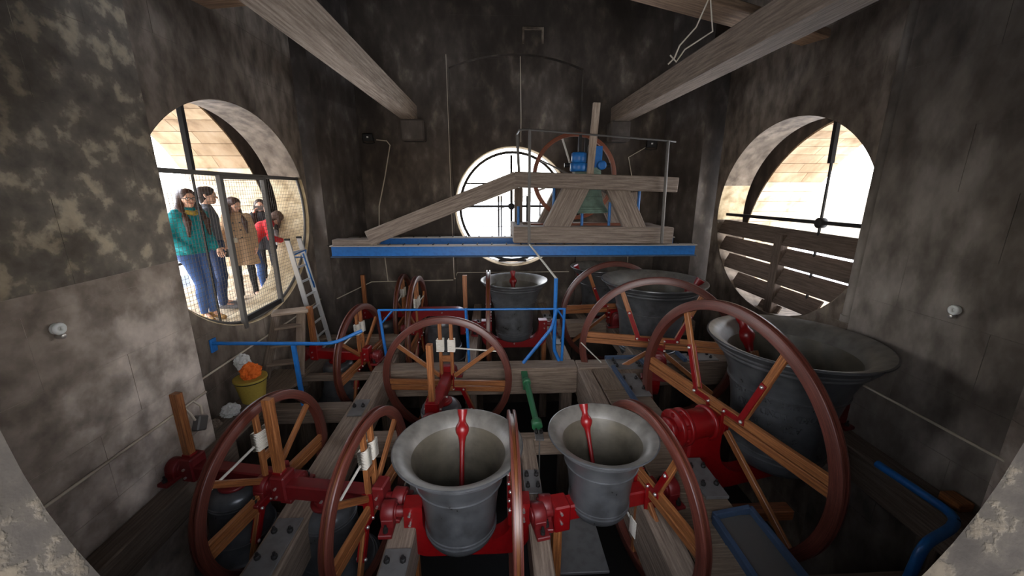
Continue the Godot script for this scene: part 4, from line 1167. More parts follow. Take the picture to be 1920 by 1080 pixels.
func bucket() -> void:
	var o := thing("yellow_bucket", "grubby yellow bucket stuffed with orange rags near the left wall", "bucket", at(Vector3(-3.05, 0.0, -4.62)))
	var mb := MB.new()
	mb.lathe([Vector2(0.0, 0.015), Vector2(0.115, 0.015), Vector2(0.155, 0.29), Vector2(0.168, 0.29), Vector2(0.168, 0.27), Vector2(0.158, 0.268), Vector2(0.12, 0.0), Vector2(0, 0)].map(func(q): return q) if false else [Vector2(0, 0.3), Vector2(0.17, 0.31), Vector2(0.186, 0.31), Vector2(0.186, 0.285), Vector2(0.176, 0.28), Vector2(0.128, 0.0), Vector2(0.0, 0.0)], 36)
	part("pail", mb, M.yellow, o)
	mb = MB.new(); mb.lathe([Vector2(0.1785, 0.28), Vector2(0.1775, 0.274), Vector2(0.176, 0.266)], 36); part("band", mb, M.black, o)
	var rng := RandomNumberGenerator.new(); rng.seed = 77
	mb = rag(rng, Vector3(0.015, 0.38, 0), Vector3(0.19, 0.17, 0.19))
	var r := simple("orange_rags", mb, M.orange, "crumpled orange rags heaped in the yellow bucket", "rags"); r.position = o.position
	mb = rag(rng, Vector3(-0.1, 0.48, -0.06), Vector3(0.15, 0.17, 0.13))
	r = simple("plastic_bag", mb, M.bag, "clear crinkled plastic bag on top of the orange rags", "bag"); r.position = o.position
	mb = rag(rng, Vector3(-3.06, 0.1, -4.2), Vector3(0.16, 0.13, 0.17))
	simple("rubbish_bag", mb, M.bag, "crumpled clear rubbish bag on the ledge in front of the yellow bucket", "bag")
	mb = rag(rng, Vector3(-3.1, 0.07, -3.98), Vector3(0.12, 0.09, 0.1))
	simple("rubbish", mb, M.old_oak_dark, "brown scraps beside the crumpled rubbish bag", "rubbish")
	mb = MB.new(); mb.bx(Vector3(-3.04, -0.03, -4.18), Vector3(0.46, 0.05, 0.62), 0.006)
	simple("ledge_board", mb, M.old_oak_dark, "dark ledge board under the rubbish bag by the left wall", "board")

func rag(rng: RandomNumberGenerator, c: Vector3, s: Vector3) -> MB:
	var f := FastNoiseLite.new(); f.seed = rng.randi() % 1000; f.frequency = 2.2; f.fractal_octaves = 3; f.noise_type = FastNoiseLite.TYPE_CELLULAR
	f.cellular_return_type = FastNoiseLite.RETURN_DISTANCE
	var mb := MB.new()
	var K := 22
	var g := func(i: int, j: int) -> Vector3:
		var a := PI * i / K; var b := TAU * j / (K * 2)
		var d := Vector3(sin(a) * cos(b), cos(a), sin(a) * sin(b))
		var r := 0.85 + 0.55 * f.get_noise_3dv(d * 1.0)
		return c + d * s * r
	for i in K:
		for j in K * 2:
			var p: Vector3 = g.call(i, j); var q: Vector3 = g.call(i + 1, j); var r: Vector3 = g.call(i + 1, j + 1); var t: Vector3 = g.call(i, j + 1)
			mb.flat(p, q, r, (p + q + r) / 3 - c); mb.flat(p, r, t, (p + r + t) / 3 - c)
	return mb

func wall_things() -> void:
	cable_run("white cable along the left wall nearest the viewer", [Vector3(-3.0, 0.54, -1.6), Vector3(-3.0, 0.54, -3.83), Vector3(-3.1, 0.54, -3.87)])
	cable_run("white cable low on the window wall behind the yellow bucket", [Vector3(-3.26, 0.53, -4.1), Vector3(-3.26, 0.54, -6.85), Vector3(-3.26, 0.56, -7.27)])
	cable_run("white cable round the far left corner of the chamber", [Vector3(-2.99, 0.54, -7.35), Vector3(-2.72, 0.56, -8.62), Vector3(-0.92, 0.58, -8.64)], 0.01)
	cable_run("white cable along the back wall below the window", [Vector3(-0.88, 0.6, -8.64), Vector3(-0.84, 0.72, -8.76), Vector3(1.7, 0.72, -8.76)], 0.008)
	cable_run("white cable rising up the back wall left of the middle window", [Vector3(-0.9, 0.6, -8.64), Vector3(-0.9, 5.1, -8.64)], 0.007)
	cable_run("white cable low along the right wall nearest the viewer", [Vector3(3.93, 0.54, -3.98), Vector3(3.93, 0.54, -2.32)])
	cable_run("cable curving down from the left floodlight", [Vector3(-2.36, 3.52, -8.6), Vector3(-2.16, 3.5, -8.62), Vector3(-2.1, 3.42, -8.63), Vector3(-2.25, 2.8, -8.63), Vector3(-2.42, 2.2, -8.63), Vector3(-2.46, 1.7, -8.63)])
	cable_run("cable hanging below the right floodlight", [Vector3(3.2, 3.4, -8.6), Vector3(2.85, 3.2, -8.62), Vector3(2.98, 2.7, -8.63), Vector3(3.0, 0.8, -8.63)], 0.01)
	cable_run("thin cable dropping below the left end of the girder", [Vector3(-2.4, 1.4, -8.63), Vector3(-2.36, 0.57, -8.63)], 0.01)
	var mb := MB.new(); mb.tube([Vector3(0.56, 5.1, -8.7), Vector3(0.58, 4.0, -8.7), Vector3(0.58, 3.5, -8.72)], 0.009, 6)
	simple("hanging_rod", mb, M.cable, "thin rod hanging down the middle of the back wall above the window", "rod")
	flood(Vector3(-2.5, 3.56, -8.62), "black floodlight on the back wall left of the window, white cable below", 0.0)
	flood(Vector3(3.3, 3.46, -8.6), "black floodlight on the back wall at the right, behind the pipe rail", -0.2)
	# plug box with two cables
	var o := thing("junction_box", "grey junction box with two pale cables looping into it on the left wall", "junction box")
	mb = MB.new(); mb.box(Transform3D(Basis(Vector3.RIGHT, -0.5), Vector3(-2.985, 0.29, -3.66)), Vector3(0.07, 0.15, 0.13), 0.012); part("box", mb, M.iron_grey, o)
	for d in [[Vector3(-3.0, 0.54, -3.45), Vector3(-2.97, 0.55, -3.5), Vector3(-2.97, 0.46, -3.55), Vector3(-2.98, 0.36, -3.6)], [Vector3(-3.0, 0.54, -3.55), Vector3(-2.96, 0.57, -3.6), Vector3(-2.96, 0.47, -3.68), Vector3(-2.98, 0.37, -3.7)]]:
		mb = MB.new(); mb.tube(d, 0.012, 6); part("lead", mb, M.cable, o)
	# round white wall fittings
	for d in [[Vector3(-3.005, 1.66, -2.68), 1.0, "round white wall fitting on the left wall"], [Vector3(3.94, 1.58, -3.04), -1.0, "round white wall fitting on the right wall"]]:
		o = thing("wall_fitting", d[2], "wall fitting", at(d[0]), "round wall fittings")
		mb = MB.new()
		var ring := []
		for i in 24: ring.append(Vector3(0.03 * d[1], cos(TAU * i / 24) * 0.028, sin(TAU * i / 24) * 0.028))
		mb.tube(ring, 0.016, 8, true)
		part("ring", mb, M.white, o)
		mb = MB.new(); mb.cyl(Vector3(0, 0, 0), Vector3(0.02 * d[1], 0, 0), 0.04, 20, 0.004); part("backplate", mb, M.white, o)
		mb = MB.new(); mb.cyl(Vector3(0, -0.055, 0), Vector3(0.05 * d[1], -0.055, 0), 0.018, 10, 0.003); part("stub", mb, M.bolt, o)
	# drainpipe on the right pier edge
	o = thing("drainpipe", "dark iron pipe running down the right wall beside the louvres", "pipe")
	mb = MB.new(); mb.tube([Vector3(3.98, 6.2, -4.06), Vector3(3.98, 1.15, -4.06)], 0.055, 14); part("pipe", mb, M.rightstone, o)
	mb = MB.new(); mb.cyl(Vector3(3.98, 1.2, -4.06), Vector3(3.98, 1.12, -4.06), 0.07, 14, 0.005); part("collar", mb, M.rightstone, o)
	# wood block on the ledge at the right
	mb = MB.new(); mb.bx(Vector3(3.86, 0.035, -2.6), Vector3(0.13, 0.08, 0.16), 0.006)
	simple("wood_block", mb, M.ash, "small fresh wooden block on the ledge at the foot of the right wall", "block")
	# a shallow niche in the plaster high on the back wall
	o = thing("plaster_frame", "pale square plaster outline high on the back wall", "plaster outline", at(Vector3(0.8, 5.44, -8.64)))
	for b in [[Vector3(0, 0.13, 0), Vector3(0.42, 0.05, 0.05)], [Vector3(-0.19, 0, 0), Vector3(0.045, 0.26, 0.05)], [Vector3(0.19, 0, 0), Vector3(0.045, 0.26, 0.05)]]:
		mb = MB.new(); mb.bx(b[0], b[1], 0.006); part("strip", mb, M.rim_stone, o)
	# green ram
	o = thing("green_ram", "green painted steel strut between the two nearest upturned bells", "strut")
	mb = MB.new(); mb.tube([Vector3(0.42, 0.02, -4.88), Vector3(0.45, 0.05, -3.86)], 0.042, 14, false, true, 0.034); part("cylinder", mb, M.green, o)
	mb = MB.new(); mb.cyl(Vector3(0.45, 0.05, -3.9), Vector3(0.45, 0.05, -3.8), 0.06, 14, 0.004); part("collar", mb, M.green, o)
	mb = MB.new(); mb.cyl(Vector3(0.42, 0.03, -4.9), Vector3(0.42, 0.03, -4.82), 0.055, 14, 0.004); part("collar", mb, M.green, o)
	mb = MB.new(); mb.tube([Vector3(0.46, 0.0, -3.66), Vector3(0.46, -0.5, -3.62)], 0.008, 6); part("rod", mb, M.steel, o)
	mb = MB.new(); mb.beam(Vector3(0.42, -0.06, -5.32), Vector3(0.42, -0.06, -4.86), 0.09, 0.06, 0.004); part("bracket", mb, M.green, o)
	mb = MB.new(); mb.tube([Vector3(1.27, 0.36, -5.42), Vector3(1.58, 0.05, -5.38)], 0.01, 6)
	simple("bell_rope", mb, M.rope, "pale bell rope slanting down from a big wheel to the steel plate on the platform", "rope")
	# things in the pit
	mb = MB.new(); mb.bx(Vector3(0.75, -0.75, -3.2), Vector3(0.5, 0.03, 0.9), 0.004)
	simple("pit_panel", mb, M.plate, "dusty grey metal panel lying in the pit between the nearest bells", "panel")

func outside() -> void:
	# railing of the gallery and pale buildings across the street
	var o := thing("gallery_railing", "dark iron railing behind the visitors on the outside gallery", "railing")
	for y in [1.95, 1.2]:
		var mb := MB.new(); mb.beam(Vector3(-5.85, y, -2.8), Vector3(-5.85, y, -8.4), 0.03, 0.05, 0.004); part("rail", mb, M.iron, o)
	for i in 5:
		var mb := MB.new(); mb.beam(Vector3(-5.85, 0.6, -2.9 - i * 1.35), Vector3(-5.85, 1.95, -2.9 - i * 1.35), 0.035, 0.035, 0.004); part("baluster", mb, M.iron, o)
	var mb := MB.new(); mb.bx(Vector3(-5.85, 0.45, -5.5), Vector3(0.2, 0.5, 5.6)); tag(part("ledge_outside", mb, M.paving), "", "", "", "structure")
	for b in [[Vector3(-34, -9, -40), Vector3(10, 16, 26), "pale stone office building seen far below through the left window", 6, 3], [Vector3(6, -7, -75), Vector3(34, 12, 14), "low pale building seen beyond the middle window", 3, 8]]:
		o = thing("building", b[2], "building", at(b[0]))
		mb = MB.new(); mb.bx(Vector3.ZERO, b[1], 0.1); part("wall", mb, M.facade, o)
		mb = MB.new(); mb.bx(Vector3(0, b[1].y / 2 + 0.3, 0), b[1] + Vector3(0.8, 0, 0.8) - Vector3(0, b[1].y - 0.6, 0), 0.1); part("roof", mb, M.facade, o)
		var front: bool = b[0].x < -20
		for r in 4:
			for i in 7:
				mb = MB.new()
				if front: mb.bx(Vector3(b[1].x / 2 + 0.02, b[1].y / 2 - 2.2 - r * 3.2, -b[1].z / 2 + 2.2 + i * 3.4), Vector3(0.1, 1.9, 1.3))
				else: mb.bx(Vector3(-b[1].x / 2 + 3 + i * 4.5, b[1].y / 2 - 1.8 - r * 2.8, b[1].z / 2 + 0.02), Vector3(1.3, 1.6, 0.1))
				part("window", mb, M.facade_dark if front else M.white, o)
	mb = MB.new(); mb.bx(Vector3(0, -22, -40), Vector3(300, 1, 300))
	tag(part("ground", mb, M.facade), "", "", "", "structure")
	o = thing("rooftop_railing", "thin dark rails on the roof seen through the middle window", "railing")
	for d in [[Vector3(-2.2, 2.25, -30), Vector3(0.2, 2.25, -30)], [Vector3(-2.2, 2.25, -30), Vector3(-2.2, 0.2, -30)], [Vector3(-1.0, 0.2, -30), Vector3(3.2, 2.4, -30)], [Vector3(3.0, 2.4, -30), Vector3(3.9, 2.4, -30)], [Vector3(-6.0, -0.3, -30), Vector3(2, -0.3, -30)]]:
		mb = MB.new(); mb.beam(d[0], d[1], 0.07, 0.07); part("rail", mb, M.iron_grey, o)
	mb = MB.new(); mb.bx(Vector3(0, -10.5, -30.5), Vector3(16, 20, 1)); 
	simple("parapet", mb, M.facade, "pale parapet wall carrying the thin rails beyond the middle window", "parapet")
# ---------------------------------------------------------------- people on the gallery
class Field:
	# distance field on a grid, meshed as surface nets
	var o: Vector3
	var c: float
	var nx: int
	var ny: int
	var nz: int
	var f := PackedFloat32Array()
	func start(lo: Vector3, hi: Vector3, cell: float) -> void:
		o = lo; c = cell
		nx = int((hi.x - lo.x) / cell) + 2; ny = int((hi.y - lo.y) / cell) + 2; nz = int((hi.z - lo.z) / cell) + 2
		f.resize(nx * ny * nz); f.fill(1.0)
	func bone(a: Vector3, b: Vector3, ra: float, rb: float, k := 0.03, carve := false) -> void:
		var m := maxf(ra, rb) + k * 2.0 + c * 2.0
		var lo := (Vector3(minf(a.x, b.x), minf(a.y, b.y), minf(a.z, b.z)) - Vector3.ONE * m - o) / c
		var hi := (Vector3(maxf(a.x, b.x), maxf(a.y, b.y), maxf(a.z, b.z)) + Vector3.ONE * m - o) / c
		var ba := b - a
		var l2 := maxf(ba.length_squared(), 1e-9)
		for z in range(maxi(0, int(lo.z)), mini(nz, int(hi.z) + 1)):
			for y in range(maxi(0, int(lo.y)), mini(ny, int(hi.y) + 1)):
				var i0 := (z * ny + y) * nx
				for x in range(maxi(0, int(lo.x)), mini(nx, int(hi.x) + 1)):
					var p := o + Vector3(x, y, z) * c
					var t := clampf((p - a).dot(ba) / l2, 0.0, 1.0)
					var d := p.distance_to(a + ba * t) - lerpf(ra, rb, t)
					var i := i0 + x
					if carve:
						f[i] = maxf(f[i], -d)
					else:
						var e := f[i]
						var h := maxf(k - absf(d - e), 0.0) / k
						f[i] = minf(d, e) - h * h * k * 0.25
	func cut(nrm: Vector3, off: float) -> void:   # keeps nrm.p < off
		for z in nz:
			for y in ny:
				for x in nx:
					var i := (z * ny + y) * nx + x
					f[i] = maxf(f[i], nrm.dot(o + Vector3(x, y, z) * c) - off)
	func ripple(amp: float, per: float, ylo: float, yhi: float) -> void:
		for y in ny:
			var py := o.y + y * c
			if py < ylo or py > yhi: continue
			var s := amp * absf(sin(py * PI / per))
			for z in nz:
				for x in nx: f[(z * ny + y) * nx + x] -= s
	func add_to(mb: MB) -> void:
		var sum := {}
		var cnt := {}
		var quads := []
		var st := [1, nx, nx * ny]
		for z in range(1, nz - 1):
			for y in range(1, ny - 1):
				var i := (z * ny + y) * nx
				for x in range(1, nx - 1):
					var e := i + x
					var a := f[e]
					for ax in 3:
						var b := f[e + st[ax]]
						if (a < 0.0) == (b < 0.0): continue
						var p := Vector3(x, y, z)
						p[ax] += a / (a - b)
						var u: int = st[(ax + 1) % 3]
						var w: int = st[(ax + 2) % 3]
						var q := [e, e - u, e - u - w, e - w]
						for k in q:
							if sum.has(k): sum[k] += p; cnt[k] += 1
							else: sum[k] = p; cnt[k] = 1
						if a < 0.0: quads.append(q)
						else: quads.append([q[3], q[2], q[1], q[0]])
		var pos := {}
		var nor := {}
		for k in sum:
			pos[k] = o + sum[k] / cnt[k] * c
			nor[k] = Vector3()
		for q in quads:
			var g: Vector3 = (pos[q[2]] - pos[q[0]]).cross(pos[q[3]] - pos[q[1]])
			for k in q: nor[k] += g
		for q in quads:
			var v := [pos[q[0]], pos[q[1]], pos[q[2]], pos[q[3]]]
			var n := [nor[q[0]].normalized(), nor[q[1]].normalized(), nor[q[2]].normalized(), nor[q[3]].normalized()]
			mb.tri(v[0], v[1], v[2], n[0], n[1], n[2])
			mb.tri(v[0], v[2], v[3], n[0], n[2], n[3])

func joints() -> Dictionary:
	return {"head": Vector3(0, 1.575, 0.02), "neck": Vector3(0, 1.44, -0.01), "chest": Vector3(0, 1.27, -0.01), "waist": Vector3(0, 1.07, 0), "pelvis": Vector3(0, 0.94, 0),
		"shL": Vector3(0.148, 1.375, -0.01), "elL": Vector3(0.205, 1.12, -0.04), "wrL": Vector3(0.215, 0.89, 0.05), "shR": Vector3(-0.148, 1.375, -0.01), "elR": Vector3(-0.205, 1.12, -0.04), "wrR": Vector3(-0.215, 0.89, 0.05),
		"hipL": Vector3(0.085, 0.91, 0), "knL": Vector3(0.095, 0.5, 0.02), "anL": Vector3(0.1, 0.09, -0.02), "toL": Vector3(0.12, 0.035, 0.13),
		"hipR": Vector3(-0.085, 0.91, 0), "knR": Vector3(-0.095, 0.5, 0.02), "anR": Vector3(-0.1, 0.09, -0.02), "toR": Vector3(-0.12, 0.035, 0.13),
		"handL": Vector3(0, -1, 0.2), "handR": Vector3(0, -1, 0.2), "look": 0.0, "nod": 0.0}

func bounds(J: Dictionary, pad: float) -> Array:
	var lo := Vector3(9, 9, 9); var hi := Vector3(-9, -9, -9)
	for k in J:
		if J[k] is Vector3 and not k.begins_with("hand"):
			lo = lo.min(J[k]); hi = hi.max(J[k])
	return [lo - Vector3.ONE * pad, hi + Vector3.ONE * pad]

func torso(F: Field, J: Dictionary, g: float) -> void:
	var side: Vector3 = (J.shL - J.shR).normalized()
	for s in [-1.0, 1.0]:
		F.bone(J.chest + side * s * 0.066 + Vector3(0, 0.02, 0), J.waist + side * s * 0.052, 0.094 + g, 0.08 + g, 0.04)
		F.bone(J.waist + side * s * 0.052, J.pelvis + side * s * 0.07, 0.08 + g, 0.098 + g, 0.04)
	F.bone(J.shL, J.shR, 0.048 + g * 0.6, 0.048 + g * 0.6, 0.05)
	F.bone(J.chest, J.neck - Vector3(0, 0.02, 0), 0.09 + g, 0.056 + g * 0.7, 0.05)

func arms(F: Field, J: Dictionary, g: float) -> void:
	for s in ["L", "R"]:
		F.bone(J["sh" + s], J["el" + s], 0.05 + g, 0.039 + g, 0.02)
		F.bone(J["el" + s], J["wr" + s], 0.039 + g, 0.027 + g, 0.012)

func legs(F: Field, J: Dictionary, g: float) -> void:
	for s in ["L", "R"]:
		F.bone(J["hip" + s], J["kn" + s], 0.085 + g, 0.056 + g, 0.03)
		F.bone(J["kn" + s], J["kn" + s].lerp(J["an" + s], 0.35) + Vector3(0, 0, -0.012), 0.056 + g, 0.054 + g, 0.02)
		F.bone(J["kn" + s].lerp(J["an" + s], 0.35) + Vector3(0, 0, -0.012), J["an" + s], 0.054 + g, 0.034 + g, 0.02)

func hand(mb: MB, w: Vector3, d: Vector3, side: Vector3, curl: float) -> void:
	d = d.normalized()
	side = (side - d * side.dot(d)).normalized()
	var nn := d.cross(side)
	var F := Field.new()
	F.start(w - Vector3.ONE * 0.17 + d * 0.07, w + Vector3.ONE * 0.17 + d * 0.07, 0.0055)
	F.bone(w, w + d * 0.05 + side * 0.012, 0.024, 0.026, 0.015)
	F.bone(w + d * 0.02, w + d * 0.085 + side * 0.024, 0.02, 0.014, 0.012)
	F.bone(w + d * 0.02, w + d * 0.085 - side * 0.024, 0.02, 0.014, 0.012)
	var ln := [0.068, 0.08, 0.074, 0.056]
	for i in 4:
		var b := w + d * 0.085 + side * (0.031 - 0.0205 * i)
		var t := (d + nn * curl).normalized()
		var m: Vector3 = b + t * ln[i] * 0.5
		var e: Vector3 = m + (d + nn * curl * 2.6).normalized() * ln[i] * 0.5
		F.bone(b, m, 0.0092, 0.0086, 0.004); F.bone(m, e, 0.0086, 0.0075, 0.004)
	var tb := w + d * 0.025 + side * 0.024
	F.bone(tb, tb + (d * 0.6 + side).normalized() * 0.042, 0.0125, 0.0105, 0.01)
	F.bone(tb + (d * 0.6 + side).normalized() * 0.042, tb + (d * 0.6 + side).normalized() * 0.042 + (d + side * 0.3 + nn * 0.4).normalized() * 0.032, 0.0105, 0.0085, 0.005)
	F.add_to(mb)

func head_xf(J: Dictionary) -> Transform3D:
	return Transform3D(Basis(Vector3.UP, J.look) * Basis(Vector3.RIGHT, J.nod), J.head)

func person(label: String, pos: Vector3, yaw: float, s: float, J: Dictionary, skin: Material, hairm: Material, hair: String, wear: Array, hands := "LR") -> Node3D:
	var t := thing("person", label, "person", Transform3D(Basis(Vector3.UP, yaw).scaled(Vector3.ONE * s), pos))
	var bb := bounds(J, 0.2)
	var F := Field.new()
	F.start(bb[0], bb[1], 0.014)
	torso(F, J, -0.006); arms(F, J, -0.004); legs(F, J, -0.006)
	var H := head_xf(J)
	F.bone(J.neck - Vector3(0, 0.05, 0), H * Vector3(0, -0.04, -0.015), 0.05, 0.05, 0.02)
	for q in ["L", "R"]: F.bone(J["an" + q], J["to" + q], 0.036, 0.028, 0.02)
	var mb := MB.new()
	F.add_to(mb)
	F = Field.new()
	F.start(J.head - Vector3.ONE * 0.17, J.head + Vector3.ONE * 0.17, 0.007)
	F.bone(H * Vector3(0, 0.03, -0.03), H * Vector3(0, 0.035, 0.022), 0.082, 0.074, 0.03)
	F.bone(H * Vector3(0, -0.015, 0.03), H * Vector3(0, -0.07, 0.055), 0.062, 0.036, 0.04)
	F.bone(H * Vector3(0, -0.06, -0.02), H * Vector3(0, -0.13, -0.03), 0.05, 0.05, 0.03)
	F.bone(H * Vector3(0, 0.005, 0.094), H * Vector3(0, -0.026, 0.112), 0.008, 0.012, 0.012)
	for q in [-1.0, 1.0]:
		F.bone(H * Vector3(q * 0.078, -0.01, 0.0), H * Vector3(q * 0.08, 0.018, -0.008), 0.013, 0.016, 0.008)
		F.bone(H * Vector3(q * 0.012, 0.024, 0.09), H * Vector3(q * 0.042, 0.024, 0.08), 0.01, 0.009, 0.012)
		F.bone(H * Vector3(q * 0.04, -0.02, 0.066), H * Vector3(q * 0.03, -0.035, 0.07), 0.02, 0.018, 0.02)
		F.bone(H * Vector3(q * 0.031, 0.006, 0.105), H * Vector3(q * 0.033, 0.006, 0.1), 0.014, 0.014, 0.004, true)
	F.bone(H * Vector3(-0.016, -0.053, 0.088), H * Vector3(0.016, -0.053, 0.088), 0.008, 0.008, 0.008)
	F.add_to(mb)
	if "L" in hands: hand(mb, J.wrL, J.handL, Vector3(0, 0, 1) if absf(J.handL.normalized().z) < 0.8 else Vector3(-1, 0, 0), 0.35)
	if "R" in hands: hand(mb, J.wrR, J.handR, Vector3(0, 0, 1) if absf(J.handR.normalized().z) < 0.8 else Vector3(1, 0, 0), 0.35)
	part("body", mb, skin, t)
	mb = MB.new()
	for q in [-1.0, 1.0]: mb.ball(H * Vector3(q * 0.032, 0.007, 0.083), 0.0115, 8)
	part("eyes", mb, M.white, t)
	mb = MB.new()
	for q in [-1.0, 1.0]: mb.ball(H * Vector3(q * 0.032, 0.007, 0.0905), 0.0058, 6)
	part("pupils", mb, M.black, t)
	mb = MB.new(); mb.tube([H * Vector3(-0.02, -0.053, 0.0935), H * Vector3(0, -0.0515, 0.0975), H * Vector3(0.02, -0.053, 0.0935)], 0.004, 6)
	part("lips", mb, M.lips, t)
	# hair
	F = Field.new()
	F.start(J.head - Vector3(0.28, 0.58, 0.3), J.head + Vector3(0.28, 0.2, 0.3), 0.0105)
	F.bone(H * Vector3(0, 0.035, -0.035), H * Vector3(0, 0.045, 0.015), 0.094, 0.085, 0.03)
	F.bone(H * Vector3(0, -0.02, -0.05), H * Vector3(0, -0.06, -0.05), 0.075, 0.05, 0.03)
	F.bone(H * Vector3(0, -0.02, 0.1), H * Vector3(0, -0.1, 0.12), 0.073, 0.085, 0.03, true)
	F.bone(H * Vector3(0, 0.02, 0.115), H * Vector3(0, 0.02, 0.16), 0.06, 0.08, 0.03, true)
	if hair == "long":
		for q in [-1.0, 1.0]:
			F.bone(H * Vector3(q * 0.075, 0.03, -0.01), H * Vector3(q * 0.095, -0.1, -0.01), 0.03, 0.036, 0.03)
			F.bone(H * Vector3(q * 0.095, -0.1, -0.01), J.chest + Vector3(q * 0.115, 0.03, 0.125), 0.04, 0.036, 0.03)
			F.bone(J.chest + Vector3(q * 0.115, 0.03, 0.125), J.chest + Vector3(q * 0.13, -0.14, 0.13), 0.038, 0.016, 0.03)
		F.bone(H * Vector3(0, -0.03, -0.07), J.chest + Vector3(0, 0.0, -0.15), 0.08, 0.055, 0.04)
	elif hair == "fall":
		for q in [-1.0, 1.0]: F.bone(H * Vector3(q * 0.07, 0.03, -0.01), H * Vector3(q * 0.09, -0.02, 0.0) + Vector3(0, -0.14, 0.0), 0.034, 0.02, 0.03)
		F.bone(H * Vector3(0, 0.0, -0.07), H * Vector3(0, -0.1, -0.07), 0.06, 0.05, 0.03)
	mb = MB.new(); F.add_to(mb)
	part("hair", mb, hairm, t)
	for w in wear:
		F = Field.new()
		var cell: float = w.get("cell", 0.0135)
		F.start(bb[0] - Vector3.ONE * 0.04, bb[1] + Vector3.ONE * 0.04, cell)
		var g: float = w.g
		if "t" in w.on: torso(F, J, g)
		if "a" in w.on: arms(F, J, g * 0.7)
		if "l" in w.on:
			legs(F, J, g)
			for q in [-1.0, 1.0]: F.bone(J.pelvis + Vector3(q * 0.07, 0.02, 0), J.pelvis + Vector3(q * 0.075, -0.06, 0), 0.1 + g, 0.095 + g, 0.04)
		if "f" in w.on:
			for q in ["L", "R"]:
				F.bone(J["an" + q] + Vector3(0, -0.02, -0.03), J["to" + q], 0.042, 0.034, 0.02)
				F.bone(J["an" + q] + Vector3(0, w.get("boot", 0.0), 0), J["an" + q], 0.046, 0.045, 0.02)
		for b in w.get("bones", []): F.bone(b[0], b[1], b[2], b[3], 0.04)
		if w.has("ripple"): F.ripple(w.ripple, 0.055, w.lo, w.hi)
		if w.has("lo"): F.cut(Vector3(0, -1, 0), -w.lo)
		if w.has("hi"): F.cut(Vector3(0, 1, 0), w.hi)
		mb = MB.new(); F.add_to(mb)
		part(w.name, mb, w.mat, t)
	return t

func cloth(c: Color) -> StandardMaterial3D:
	var m := mat(c, 0.85)
	m.rim_enabled = true; m.rim = 0.3; m.rim_tint = 0.6
	return m

